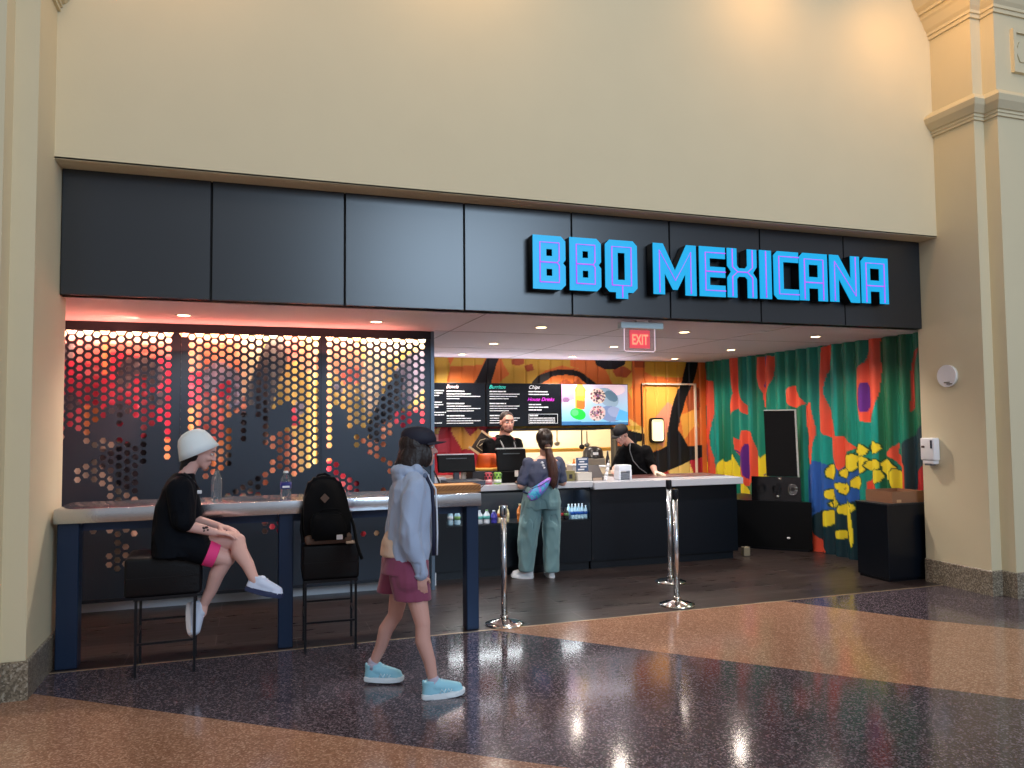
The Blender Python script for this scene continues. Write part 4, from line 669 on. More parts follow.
# orange vessel and hanging paper bag sign
t=thing('serving_bowl','orange bowl shaped display with a yellow rim behind the counter','bowl',(2.66,8.75,1.0205))
bm=nb(); box(bm,2.43,2.80,8.6,8.9,1.0205,1.145,.004); obj('stand',bm,mat('stand_dark',(40,38,42),.5),t)
bm=nb(); lathe(bm,[(0,.125),(.21,.125),(.225,.14),(.215,.155),(.15,.16),(0,.16)],(2.66,8.77,1.0205),28,1,.7); obj('rim',bm,mat('rim_yellow',(226,170,70),.5),t,smooth=True)
bm=nb(); lathe(bm,[(0,.155),(.15,.155),(.115,.3),(.10,.32),(0,.325)],(2.66,8.77,1.0205),28,1,.7); obj('dome',bm,mat('dome_orange',(222,92,34),.5),t,smooth=True)
t=thing('tilted_menu_sign','dark brown square sign tilted on a corner beside the cashier','sign',(2.8,9.5,1.19))
Rm=Matrix.Translation((2.83,9.5,1.425))@Matrix.Rotation(.62,4,'Y')
bm=nb(); box(bm,-.115,.115,-.012,.012,-.12,.12,.004,M=None); bmesh.ops.transform(bm,matrix=Rm,verts=bm.verts); obj('board',bm,mat('sign_brown',(58,46,38),.6),t)
bm=nb(); tube(bm,[(-.07,-.016,-.07),(.02,-.016,-.075),(.07,-.016,-.02),(.06,-.016,.06),(-.03,-.016,.075),(-.075,-.016,.02),(-.07,-.016,-.07)],.005,5); tube(bm,[(-.04,-.016,-.04),(-.01,-.016,.04),(.01,-.016,-.02),(.04,-.016,.04)],.006,5); bmesh.ops.transform(bm,matrix=Rm,verts=bm.verts); obj('emblem',bm,mat('emblem_tan',(206,186,150),.5),t)
wd=mat('pale_wood',(214,180,138),.5)
bm=nb(); box(bm,-.15,.16,-.03,-.015,-.147,-.118); bmesh.ops.transform(bm,matrix=Rm,verts=bm.verts); obj('lower_stick',bm,wd,t)
bm=nb(); box(bm,-.13,.135,-.03,-.015,.118,.142); bmesh.ops.transform(bm,matrix=Rm,verts=bm.verts); obj('upper_stick',bm,wd,t)
bm=nb(); cyl(bm,(2.83,9.52,.91),(2.83,9.52,1.4),.012); obj('pole',bm,blackm,t)
# angled black stick by the box
t=thing('black_stick','thin black stick leaning down onto the wooden box end behind the bar','stick',(1.58,6.66,1.1255))
bm=nb(); tube(bm,[(1.52,6.63,1.29),(1.555,6.64,1.22),(1.585,6.65,1.15)],[.006,.008,.010],8); obj('rod',bm,blackm,t,smooth=True)
bm=nb(); ell(bm,(1.60,6.65,1.150),(.035,.02,.025)); obj('foot',bm,blackm,t,smooth=True)
# stacks of papers and cups left of register
for k,(x,y,z,w,d,h,c,nm,lb_,ct) in enumerate([(2.03,8.60,1.0705,.14,.12,.05,(206,206,214),'paper_stack','stack of white papers on the counter, left of the register neck','paper stack'),
 (2.37,8.79,1.0205,.07,.07,.14,(220,205,190),'paper_cup_stack','short stack of pale paper cups right of the left register','cup stack'),
 ]):
    bm=nb(); 
    if 'cup' in nm: lathe(bm,[(0,0),(.028,0),(.036,.06),(.03,.06),(.037,.1),(.031,.1),(.038,.14),(0,.14)],(x,y,z),18)
    else:
        for q in range(6): o_=rb.uniform(-.008,.008); box(bm,x-w/2+o_,x+w/2+o_,y-d/2,y+d/2,z-.05+q*.012,z-.05+q*.012+.011)
    tag(obj(nm,bm,mat('prop%d'%k,c,.6)),lb_,ct)
# tip sign, pin pad etc at x 3.5-4.3
t=thing('counter_notice','small notice with white lettering on navy in a clear stand on the counter','notice',(3.68,8.3,1.0205))
bm=nb(); box(bm,3.60,3.755,8.295,8.305,1.125,1.29,.003); obj('notice_card',bm,mat('notice_navy',(64,84,118),.5),t)
bm=nb(); 
for q,(a,b_) in enumerate([(3.625,3.735),(3.64,3.70),(3.625,3.74),(3.65,3.73),(3.62,3.70)]): box(bm,a,b_,8.289,8.295,1.265-q*.03,1.28-q*.03)
obj('notice_lettering',bm,white,t)
bm=nb(); box(bm,3.60,3.78,8.25,8.4,1.0205,1.12,.006); obj('clear_box',bm,mat('box_beige',(206,200,190),.2),t)
t=thing('olive_carton','small olive green carton on the counter right of the customer','carton',(3.53,8.35,1.0205)); bm=nb(); box(bm,3.47,3.585,8.3,8.4,1.0205,1.14,.003); obj('carton_body',bm,mat('olive',(120,112,70),.6),t); bm=nb(); box(bm,3.51,3.55,8.296,8.3,1.05,1.10); obj('carton_mark',bm,DK,t)
t=thing('payment_terminal','dark payment terminal on the grey counter beside the notice','card terminal',(3.9,8.45,1.0125)); 
bm=nb(); prism(bm,[(8.36,1.0125),(8.56,1.0125),(8.56,1.16),(8.50,1.19),(8.36,1.05)],3.82,3.98,'x'); obj('terminal_body',bm,mat('term_dark',(62,58,60),.4),t)
bm=nb(); box(bm,3.84,3.96,8.352,8.36,1.015,1.045); obj('terminal_base',bm,mat('term_tan',(170,150,132),.5),t)
t=thing('white_jug','slanted white squeeze bottle rack on the grey counter','rack',(4.03,8.35,1.0125))
for q in range(4):
    bm=nb(); tube(bm,[(3.98+q*.02,8.32+.02*q,1.014+q*.05),(4.0+q*.02,8.32+.02*q,1.06+q*.05)],[.022,.016],10); obj('ring_segment',bm,white,t,smooth=True)
bm=nb(); tube(bm,[(3.985,8.32,1.03),(4.075,8.40,1.25)],.008,6); obj('rod',bm,steel,t)
t=thing('napkin_dispenser','white napkin dispenser on the counter in front of the leaning worker','dispenser',(4.24,8.35,1.0125))
bm=nb(); box(bm,4.155,4.325,8.3,8.44,1.11,1.19,.012,2); box(bm,4.155,4.178,8.3,8.44,1.0125,1.13,.004); box(bm,4.302,4.325,8.3,8.44,1.0125,1.13,.004); obj('shell',bm,mat('disp_white',(220,226,236),.3),t,auto=True)
bm=nb(); 
for q in range(4): box(bm,4.18,4.30,8.31,8.43,1.015+q*.022,1.032+q*.022)
obj('napkin_layers',bm,mat('napkin_grey',(120,126,136),.6),t)
# ---------- menu screens
bezel=mat('screen_bezel',(16,17,20),.35); scr=mat('screen_black',(14,17,24),.25,emit=(16,22,30),es=.4); tw=mat('menu_white',(235,235,240),.5,emit=(225,228,235),es=.42)
def screen(x0,x1,label,name='menu_screen',grp='wall mounted menu screens'):
    t=thing(name,label,'screen',((x0+x1)/2,10.68,1.65),grp)
    bm=nb(); box(bm,x0,x1,10.65,10.72,1.652,2.285,.004); obj('bezel',bm,bezel,t)
    bm=nb(); box(bm,x0+.2,x1-.2,10.72,10.84,1.8,2.1); obj('wall_bracket',bm,blackm,t)
    return t
def wordline(bm,x,z,w,h,r,y=10.6435):
    x1=x+w
    while x<x1-.01:
        l=min(r.uniform(.03,.09),x1-x); box(bm,x,x+l,y,y+.003,z,z+h); x+=l+h*.45
r=random.Random(5)
HTs=[('Bowls',(240,205,205),2.60,2.225),('Burritos',(70,205,190),3.255,2.215),('Chips',(245,240,235),3.85,2.215),('House Drinks',(200,50,200),3.83,2.035)]
t=screen(2.05,3.21,'menu screen headed Bowls, partly hidden behind the perforated screen'); 
bm=nb(); box(bm,2.06,3.20,10.646,10.65,1.665,2.275); obj('display',bm,scr,t)
bm=nb()
for z,ws in ((2.165,.12),(2.13,.1),(2.095,.05),(2.0,.09),(1.965,.11),(1.93,.04),(1.855,.15),(1.82,.12),(1.705,.09)): wordline(bm,2.38,z,ws+.09,.014,r)
obj('menu_text',bm,tw,t); bm=nb()
for z0 in (2.175,2.0,1.825):
    if z0<2.1: bm=nb()
    wordline(bm,2.63,z0-.02,.26,.016,r)
    for q,wd_ in enumerate((.36,.5,.2 if z0>2.1 else .4)): wordline(bm,2.63,z0-.055-q*.034,wd_,.010,r)
    obj('menu_text',bm,tw,t)
text_obj('heading','Bowls',.075,(2.62,10.645,2.205),mat('h_pink',(240,205,205),.5,emit=(240,205,205),es=.8),t,shear=.35)
t=screen(3.22,4.38,'menu screen headed Burritos and Chips, left of the food picture')
bm=nb(); box(bm,3.23,4.37,10.646,10.65,1.665,2.275); obj('display',bm,scr,t)
bm=nb()
for z0 in (2.175,2.0,1.825):
    if z0<2.1: bm=nb()
    wordline(bm,3.27,z0-.02,.25,.016,r)
    for q,wd_ in enumerate((.46,.42,.3)): wordline(bm,3.27,z0-.055-q*.034,wd_,.010,r)
    obj('menu_text',bm,tw,t)
bm=nb()
for z,ws in ((2.155,.30),(2.115,.32)): wordline(bm,3.87,z,ws,.015,r)
obj('menu_text',bm,tw,t); bm=nb()
for z,ws in ((1.965,.2),(1.925,.32),(1.885,.22)): wordline(bm,3.87,z,ws,.015,r)
obj('menu_text',bm,tw,t); bm=nb()
wordline(bm,3.885,1.80,.13,.02,r)
for q in range(3): wordline(bm,3.885,1.765-q*.03,.40,.012,r)
for a,b_,c_,d_ in ((3.87,4.33,1.69,1.695),(3.87,4.33,1.828,1.833),(3.87,3.875,1.69,1.833),(4.325,4.33,1.69,1.833)): box(bm,a,b_,10.6435,10.6465,c_,d_)
obj('menu_text',bm,tw,t)
text_obj('heading','Burritos',.075,(3.26,10.645,2.205),mat('h_teal',(70,205,190),.5,emit=(70,205,190),es=.8),t,shear=.35)
text_obj('heading','Chips',.075,(3.87,10.645,2.205),tw,t,shear=.35)
text_obj('heading','House Drinks',.075,(3.85,10.645,2.025),mat('h_mag',(205,50,205),.5,emit=(205,50,205),es=.9),t,shear=.35)
# food picture screen
t=screen(4.385,5.505,'bright screen showing sliced burrito, orange drink and lime','food_picture_screen')
def E2(cx,cz,rx,rz,rot=0,n=16):
    o=[]
    for i in range(n):
        a=2*PI*i/n; x=rx*math.cos(a); z=rz*math.sin(a); o.append((cx+x*math.cos(rot)-z*math.sin(rot),cz+x*math.sin(rot)+z*math.cos(rot)))
    return o
art=[((176,140,186),[(4.39,2.0),(4.60,2.05),(4.60,2.28),(4.39,2.28)]),((120,90,125),E2(4.47,2.04,.06,.04)),((235,205,215),E2(5.25,2.2,.2,.09)),
((236,170,70),[(4.62,1.9),(4.77,1.9),(4.79,2.2),(4.73,2.28),(4.66,2.28),(4.61,2.2)]),((240,196,90),[(4.63,2.1),(4.77,2.1),(4.75,2.26),(4.66,2.26)]),((224,110,50),[(4.64,1.9),(4.77,1.9),(4.78,2.02),(4.64,2.04)]),
((40,200,70),E2(4.66,1.83,.13,.085,-.25)),((90,225,120),E2(4.61,1.85,.06,.05)),
((140,164,184),E2(5.16,2.08,.20,.13,-.55)),((92,120,142),E2(5.22,2.1,.12,.07,-.55)),((206,188,176),E2(4.99,2.10,.13,.12,-.3)),
((120,138,178),E2(5.2,1.83,.2,.12,-.15)),((146,158,192),E2(5.27,1.86,.12,.08,-.2)),((200,180,178),E2(4.98,1.84,.14,.115,.2)),
((90,170,225),[(5.28,1.74),(5.5,1.72),(5.5,1.85),(5.36,1.9)]),((60,110,160),[(4.39,1.66),(5.5,1.66),(5.5,1.70),(4.39,1.72)])]
rr=random.Random(9)
for q in range(120):
    cx,cz=rr.choice([(4.99,2.10),(4.98,1.84)]); a=rr.uniform(0,6.28); d=rr.uniform(0,.115)
    art.append((rr.choice([(110,70,80),(70,50,60),(190,120,130),(130,90,130),(60,40,50)]),E2(cx+d*math.cos(a),cz+d*math.sin(a),.016,.013,0,7)))
def fb(u,v): k=min(1,max(0,(v-1.67)/.6)); return (120+80*k,186+4*k,214)
art_grid('display',4.395,5.495,1.665,2.275,.008,.008,art,fb,lambda u,v:(u,10.646,v),attr_mat('screen_picture',.3,emit=.62,spec=.2),t,wob=.004)
# ---------- door in back mural
t=thing('service_door','mural painted service door with pale frame and small rounded window','door',(6.22,10.8,0))
fr=mat('door_frame_pale',(236,214,190),.5)
bm=nb(); box(bm,5.84,6.81,10.80,10.84,2.29,2.315); box(bm,6.79,6.815,10.80,10.84,.0,2.315); obj('frame',bm,fr,t)
bm=nb(); box(bm,5.835,5.845,10.815,10.84,0,2.30); obj('hinge_gap',bm,mat('hinge_dark',(110,70,40),.6),t)
bm=nb(); box(bm,5.965,6.205,10.79,10.835,1.37,1.765,.05,4); obj('window_gasket',bm,mat('gasket',(30,28,30),.5),t,auto=True)
bm=nb(); box(bm,5.99,6.18,10.782,10.80,1.40,1.74,.04,4); obj('window_pane',bm,mat('door_glass_lit',(250,240,200),.2,emit=(255,240,190),es=.75),t,auto=True)
# ---------- kitchen behind
kw=mat('kitchen_wall',(246,234,208),.5); ks=mat('kitchen_steel',(190,180,165),.35,metal=.6)
bm=nb(); box(bm,2.4,6.8,13.0,13.1,0,2.7); struct(obj('wall_kitchen_back',bm,kw))
bm=nb(); box(bm,2.3,2.4,10.97,13.1,0,2.7); struct(obj('wall_kitchen_left',bm,kw))
bm=nb(); box(bm,6.8,6.9,10.97,13.1,0,2.7); struct(obj('wall_kitchen_right',bm,kw))
bm=nb(); box(bm,2.3,6.9,10.9,13.1,2.6,2.7); struct(obj('ceiling_kitchen',bm,kw))
bm=nb()
for a,b_,c_,d_ in ((KX0-.03,KX1+.03,KZ1-.01,KZ1+.02),(KX0-.03,KX0,KZ0,KZ1),(KX1,KX1+.03,KZ0,KZ1),(KX0-.03,KX1+.03,KZ0-.03,KZ0)): box(bm,a,b_,10.8,10.98,c_,d_)
struct(obj('trim_9',bm,mat('opening_trim',(70,62,56),.5)))
t=thing('kitchen_shelf','steel kitchen worktable seen through the serving opening','worktable',(4.6,12.2,0))
bm=nb(); box(bm,3.0,6.4,11.9,12.6,.86,.90); obj('worktop',bm,ks,t); 
for x in (3.05,4.7,6.3): bm=nb(); box(bm,x,x+.05,11.95,12.0,0,.86); obj('leg',bm,ks,t)
bm=nb(); box(bm,3.0,6.4,12.3,12.62,1.24,1.26); box(bm,3.0,3.03,12.3,12.62,.9,1.24); box(bm,6.37,6.4,12.3,12.62,.9,1.24); obj('over_shelf',bm,mat('shelf_amber',(196,150,84),.5),t)
bm=nb(); box(bm,3.0,6.4,12.28,12.3,1.20,1.26); obj('shelf_lip',bm,mat('shelf_gold',(190,140,60),.5),t)
# back counter before opening
t=thing('prep_counter','steel back counter under the serving opening','counter',(4.2,10.5,0))
bm=nb(); box(bm,1.9,5.45,10.25,10.78,0,.93); obj('body',bm,mat('prep_body',(90,86,84),.45),t)
bm=nb(); box(bm,1.88,5.47,10.2,10.8,.93,.965,.004); obj('top',bm,ks,t)
t=thing('domed_oven','black domed pan cover standing on the back counter','pan cover',(4.82,10.5,.966))
bm=nb(); box(bm,4.68,4.98,10.38,10.62,.966,1.17,.01); obj('warmer_box',bm,mat('warmer',(150,140,128),.35,metal=.4),t)
bm=nb(); lathe(bm,[(0,1.17),(.17,1.17),(.175,1.185),(.16,1.2),(.155,1.27),(.12,1.325),(.05,1.345),(0,1.347)],(4.83,10.5,0),28,1,.75); obj('dome',bm,mat('dome_black',(34,28,26),.3),t,smooth=True)
bm=nb(); box(bm,4.78,4.86,10.375,10.385,1.22,1.26); obj('plate',bm,white,t)
def simple_bottle(x,y,z,h,r,m,label,grp='bottles and jars on the back counter',name='sauce_bottle',cat='bottle'):
    bm=nb(); lathe(bm,[(0,0),(r,0),(r,.6*h),(r*.5,.78*h),(r*.4,h),(0,h)],(x,y,z),14); tag(obj(name,bm,m,smooth=True),label,cat,grp)
simple_bottle(5.07,10.5,.966,.31,.03,DK,'dark slim bottle right of the domed pan cover')
simple_bottle(4.42,10.45,.966,.16,.035,YW,'short cream jar left of the domed pan cover')
simple_bottle(4.52,10.5,.966,.2,.03,ORb,'amber bottle left of the domed pan cover')
simple_bottle(5.20,10.45,.966,.15,.04,YW,'squat pale jar at the right of the back counter')
simple_bottle(5.30,10.5,.966,.19,.035,W,'white bottle near the right end of the back counter')
simple_bottle(3.75,10.5,.966,.22,.035,ORb,'orange bottle on the back counter behind the customer')
simple_bottle(4.0,10.5,.966,.18,.04,GW,'green jar on the back counter behind the notice')
simple_bottle(4.12,10.45,.966,.24,.03,YW,'tall cream bottle behind the notice')
simple_bottle(4.27,10.5,.966,.15,.045,rdm,'red lidded jar in the middle of the back counter')
def tub(x,y,z,w,d,h,m,label,name='food_tub'):
    t=thing(name,label,'food container',(x,y,z),'food containers'); bm=nb()
    box(bm,x-w/2,x+w/2,y-d/2,y+d/2,z,z+h,.01); obj('tub',bm,m,t); bm=nb(); box(bm,x-w/2-.008,x+w/2+.008,y-d/2-.008,y+d/2+.008,z+h,z+h+.014,.003); obj('lid',bm,W,t)
tub(4.45,9.52,1.012,.26,.2,.09,mat('tub_cream',(226,206,176),.5),'cream food tub on the prep stand left of the leaning worker')
tub(4.12,9.47,1.012,.22,.2,.12,mat('tub_grey',(176,170,166),.4),'grey food tub on the prep stand behind the terminal')
tub(3.72,9.5,1.012,.2,.2,.1,mat('tub_tan',(206,176,140),.5),'tan food tub on the prep stand behind the notice')
t=thing('prep_stand','low steel prep stand behind the grey counter','stand',(4.2,9.5,0)); bm=nb(); box(bm,3.55,4.62,9.34,9.72,.97,1.012,.004); obj('stand_top',bm,ks,t)
for x in (3.57,4.58):
    bm=nb(); box(bm,x,x+.03,9.35,9.38,0,.97); obj('leg',bm,ks,t); bm=nb(); box(bm,x,x+.03,9.66,9.69,0,.97); obj('leg',bm,ks,t)
# hanging utensils on kitchen wall
def ladle(x,z0,z1,label,m=DK):
    t=thing('hanging_ladle',label,'kitchen utensil',(x,11.4,z0),'utensils hanging in the kitchen'); bm=nb(); tube(bm,[(x,11.4,z0+.05),(x,11.4,z1)],.012,8); obj('handle',bm,m,t); bm=nb(); ell(bm,(x,11.4,z0+.04),(.05,.03,.04)); obj('bowl',bm,m,t,smooth=True)
ladle(5.05,1.27,1.58,'dark ladle hanging above the domed pan cover'); ladle(5.14,1.30,1.56,'steel ladle hanging right of the dark one',ks); ladle(4.62,1.33,1.58,'steel ladle hanging behind the customer side of the opening',ks)
bm=nb(); box(bm,3.4,5.3,11.39,11.41,1.575,1.60); 
for x in (3.45,5.25): box(bm,x-.01,x+.01,11.39,11.41,1.6,2.6)
tag(obj('utensil_rail',bm,ks),'steel rail hanging in the kitchen opening with ladles on it','rail')
# small poster on red mural
t=thing('wall_notice','small pink paper notice on the red mural under the menu','notice',(2.45,10.8,1.44)); bm=nb(); box(bm,2.40,2.55,10.822,10.83,1.45,1.55,.002); obj('paper',bm,mat('notice_pink',(220,150,150),.6),t); bm=nb(); box(bm,2.43,2.52,10.819,10.822,1.49,1.50); box(bm,2.43,2.50,10.819,10.822,1.515,1.525); obj('print',bm,mat('notice_print',(120,60,66),.6),t)
# ---------- low black cabinet and display by the green mural
t=thing('low_black_cabinet','low black cabinet in the corner beside the green mural','cabinet',(6.5,8.9,0))
bm=nb(); prism(bm,[(6.87,8.23),(6.1,9.05),(6.1,9.7),(6.89,9.7)],.03,.64); obj('body',bm,mat('cab_black',(6,7,9),.4,spec=.25),t)
bm=nb(); prism(bm,[(6.85,8.27),(6.13,9.05),(6.13,9.68),(6.87,9.68)],0,.03); obj('plinth',bm,blackm,t)
bm=nb(); ell(bm,(6.66,8.43,.17),(.022,.022,.016)); obj('white_knob',bm,white,t,smooth=True)
t=thing('display_stand','tall black display board with a pale edge standing on the low cabinet','display board',(6.62,8.5,.64))
def pl(d,h0,h1,a,b,top=0):  # slab between plan points a,b
    n=V((b[1]-a[1],a[0]-b[0])).normalized()*d
    return [(a[0],a[1]),(b[0],b[1]),(b[0]-n.x,b[1]-n.y),(a[0]-n.x,a[1]-n.y)]
A_=(6.55,8.70);B_=(6.83,8.42)
bm=nb(); vs=prism(bm,pl(.03,0,0,A_,B_),.962,1.84); 
for v in bm.verts: v.co.y+=(v.co.z-.64)*.03
obj('board',bm,mat('board_black',(11,9,9),.3,spec=.3),t)
bm=nb(); prism(bm,pl(.035,0,0,(B_[0]-.004,B_[1]+.004),(B_[0]+.012,B_[1]-.012)),.962,1.85); prism(bm,pl(.035,0,0,A_,B_),1.835,1.85)
for v in bm.verts: v.co.y+=(v.co.z-.64)*.03
obj('pale_edge',bm,mat('edge_pale',(176,176,172),.4),t)
t=thing('coffee_machine','dark glinting machine with round vents at the foot of the display board','machine',(6.6,8.5,.64))
gl=mat('glossy_black',(12,12,15),.12,spec=.8)
bm=nb(); prism(bm,[(6.80,8.34),(6.36,8.78),(6.42,8.84),(6.86,8.40)],.642,.96); obj('housing',bm,gl,t)
for k,(x,y) in enumerate(((6.44,8.68),(6.58,8.54),(6.72,8.40))):
    bm=nb(); 
    for rr_ in (.055,.035): tube(bm,[(x-.012+rr_*math.cos(a)*.7,y-.012-rr_*math.cos(a)*.7,.80+rr_*1.2*math.sin(a)) for a in [i*PI/8 for i in range(17)]],.006,5)
    obj('round_vent',bm,chrome if k==2 else gl,t,smooth=True)
bm=nb(); ell(bm,(6.60,8.50,.94),(.03,.02,.018)); ell(bm,(6.57,8.51,.71),(.03,.02,.02)); obj('chrome_tap',bm,chrome,t,smooth=True)
bm=nb(); box(bm,5.90,5.99,8.33,8.40,0,.11,.006); tag(obj('beige_block',bm,mat('beige_block',(126,116,96),.6)),'small beige block on the floor at the counter end','block')
# ================= people
def frame(fwd,up=(0,0,1)):
    f=V(fwd).normalized(); u=V(up); l=u.cross(f).normalized(); u=f.cross(l).normalized()
    return Matrix(((f.x,l.x,u.x,0),(f.y,l.y,u.y,0),(f.z,l.z,u.z,0),(0,0,0,1)))
def loft(bm,rings,n=28,power=2.3):
    rs=[]
    for c,a,b in rings:
        c=V(c);a=V(a);b=V(b);r=[]
        for i in range(n):
            t=2*PI*i/n; ct,st=math.cos(t),math.sin(t)
            r.append(bm.verts.new(c+a*(abs(ct)**(2/power)*(1 if ct>0 else -1))+b*(abs(st)**(2/power)*(1 if st>0 else -1))))
        rs.append(r)
    for a,b in zip(rs,rs[1:]):
        for i in range(n): j=(i+1)%n; bm.faces.new((a[i],a[j],b[j],b[i]))
    bm.faces.new(rs[0][::-1]); bm.faces.new(rs[-1])
def head_prims(bm,c,M,s=1.0,male=False):
    def P(x,y,z): return V(c)+(M@V((x*s,y*s,z*s)))
    def E(x,y,z,r): ell(bm,P(x,y,z),tuple(q*s for q in r),M,u=24,v=16)
    E(-.012,0,.03,(.097,.076,.088)); E(.022,0,-.035,(.066,.06,.075)); E(.045,0,-.075,(.045,.042 if not male else .05,.036)); E(.066,0,-.1,(.022,.024,.018))
    E(.066,.03,-.03,(.025,.024,.022)); E(.066,-.03,-.03,(.025,.024,.022)); E(.07,0,.035,(.024,.05,.02))
    rcone(bm,P(.085,0,.012),.0085*s,P(.108,0,-.027),.0125*s,10); E(.098,.011,-.032,(.01,.009,.007)); E(.098,-.011,-.032,(.01,.009,.007))
    E(.088,0,-.056,(.012,.024,.006)); E(.086,0,-.067,(.012,.021,.007))
    for sg in (-1,1):
        E(-.006,sg*.076,-.008,(.018,.009,.03)); E(-.01,sg*.082,.0,(.014,.006,.02))
def face_parts(t,c,M,s=1.0,lip=(176,96,90),brow=(50,36,30),iris=(60,42,30),beard=None):
    def P(x,y,z): return V(c)+(M@V((x*s,y*s,z*s)))
    for sg in (-1,1):
        bm=nb(); ell(bm,P(.080,sg*.031,.004),(.011*s,.014*s,.0075*s),M,u=12,v=8); e=obj('eye',bm,mat('eye_white',(226,222,218),.25),t,smooth=True)
        bm=nb(); ell(bm,P(.0895,sg*.031,.004),(.003*s,.006*s,.006*s),M,u=10,v=6); obj('iris',bm,mat('iris_%d'%iris[0],iris,.2),e,smooth=True)
        bm=nb(); tube(bm,[P(.087,sg*.016,.024),P(.088,sg*.03,.03),P(.078,sg*.048,.024)],[.0035*s,.004*s,.002*s],6); obj('eyebrow',bm,mat('brow_%d'%brow[0],brow,.7),t,smooth=True)
    bm=nb(); ell(bm,P(.0975,0,-.057),(.0045*s,.022*s,.0045*s),M,u=14,v=8); ell(bm,P(.0955,0,-.066),(.005*s,.018*s,.005*s),M,u=14,v=8); obj('lips',bm,mat('lips_%d'%lip[0],lip,.5),t,smooth=True)
def hand(bm,w,d,n,side,curl=.5,spread=.1,s=1.0):
    """w wrist, d finger direction, n direction the palm faces, side = thumb side vector"""
    w=V(w);d=V(d).normalized();n=V(n);n=(n-d*n.dot(d)).normalized();sd=n.cross(d).normalized()*(1 if n.cross(d).dot(V(side))>0 else -1)
    M=Matrix(((d.x,sd.x,n.x,0),(d.y,sd.y,n.y,0),(d.z,sd.z,n.z,0),(0,0,0,1)))
    ell(bm,w+d*.048*s,(.052*s,.040*s,.016*s),M); rcone(bm,w-d*.02,.024*s,w+d*.025*s,.022*s); 
    for k in range(4):
        off=(1.5-k); base=w+d*(.080+(-.006*abs(off-.3)))*s+sd*off*.0195*s; L=(.040,.045,.042,.033)[k]*s; dd=(d+sd*off*spread*.5).normalized(); p=base-dd*.02; r=.0095*s
        rcone(bm,p,r,base,r,8); p=base; ang=0
        for q in range(3):
            ang+=curl*(.55 if q==0 else .75); dq=(dd*math.cos(ang)+n*math.sin(ang)); e=p+dq*L*(1,.65,.5)[q]; rcone(bm,p,r,e,r*.93,8); p=e; r*=.93
    b=w+d*.022*s+sd*.026*s; t1=b+(d*.55+sd*.65+n*.35).normalized()*.040*s; t2=t1+(d*.85+sd*.2+n*.45).normalized()*.032*s
    rcone(bm,b,.014*s,t1,.0115*s,8); rcone(bm,t1,.0115*s,t2,.0095*s,8)
def limb(bm,a,ra,b,rb,c,rc,mid=None):
    rcone(bm,a,ra,b,rb); rcone(bm,b,rb,c,rc)
def calf(bm,k,a,s=1.0,back=(0,0,0)):
    k=V(k);a=V(a);m=k.lerp(a,.3)+V(back)*.018
    rcone(bm,k,.052*s,m,.054*s); rcone(bm,m,.054*s,k.lerp(a,.65),.043*s); rcone(bm,k.lerp(a,.65),.043*s,a,.033*s)
def shoe(t,ank,fwd,up,col,sole,L=.265,lace=(240,240,245),logo=None,name='shoe'):
    """ank: point on the sole plane under the ankle"""
    M=Matrix.Translation(V(ank))@frame(fwd,up); k=L/.27
    def tr(bm): bmesh.ops.transform(bm,matrix=M,verts=bm.verts)
    bm=nb(); out=[(-.075,-.022),(-.055,-.036),(.0,-.038),(.07,-.040),(.13,-.046),(.175,-.038),(.197,-.015),(.2,.01),(.185,.03),(.15,.043),(.10,.044),(.04,.034),(-.02,.034),(-.058,.03),(-.072,.008)]
    prism(bm,[(x*k,y) for x,y in out],0,.033); 
    for v in bm.verts:
        if v.co.x>.14*k: v.co.z+=(v.co.x-.14*k)*.25
    bmesh.ops.bevel(bm,geom=list(bm.edges),offset=.006,segments=2,affect='EDGES'); tr(bm)
    root=None
    bm2=nb(); loft(bm2,[((-.012,0,.028),(.058,0,0),(0,.036,0)),((.0,0,.04),(.07,0,0),(0,.038,0)),((-.004,0,.085),(.060,0,0),(0,.037,0)),((-.012,0,.112),(.052,0,.004),(0,.037,0))])
    rcone(bm2,(.01*k,0,.078),.042,(.085*k,.0,.062),.038); rcone(bm2,(.085*k,0,.062),.038,(.15*k,.002,.050),.032); ell(bm2,(.02,0,.095),(.03,.028,.03)); ell(bm2,(.14*k,.001,.036),(.052,.040,.026)); ell(bm2,(.06*k,0,.04),(.1,.038,.03)); ell(bm2,(-.02,0,.045),(.048,.034,.035))
    rcone(bm2,(-.055,0,.075),.014,(-.062,0,.108),.010); tr(bm2)
    up_=remesh(name,bm2,mat('shoe_%d_%d_%d'%col,col,.6,bump=.1,bscale=150),t,voxel=.005,smooth=4)
    obj('sole',bm,mat('sole_%d_%d_%d'%sole,sole,.5),up_,auto=True)
    bm=nb()
    for q in range(4): x=(.045+.022*q)*k; tube(bm,[(x,-.026,.098-.011*q),(x+.01,0,.113-.012*q),(x,.026,.098-.011*q)],.0032,5)
    tr(bm); obj('laces',bm,mat('lace_%d'%lace[2],lace,.6),up_,smooth=True)
    if logo:
        bm=nb(); 
        for sg in (-1,1):
            yy=sg*.0385; tube(bm,[(.035*k,yy,.035),(.045*k,yy,.06),(.06*k,yy*.98,.036),(.07*k,yy*.96,.06)],.003,5); tube(bm,[(.078*k,yy,.036),(.088*k,yy*.95,.06),(.10*k,yy*.96,.036),(.108*k,yy*.92,.056)],.003,5)
        tr(bm); obj('side_logo',bm,mat('logo_w',logo,.5),up_,smooth=True)
    return up_
def skin_m(n,c): return mat('skin_'+n,c,.5,spec=.35,var=.04,vscale=14)
def ring(c,side,rs,dep,rd): return (V(c),V(side)*rs,V(dep)*rd)
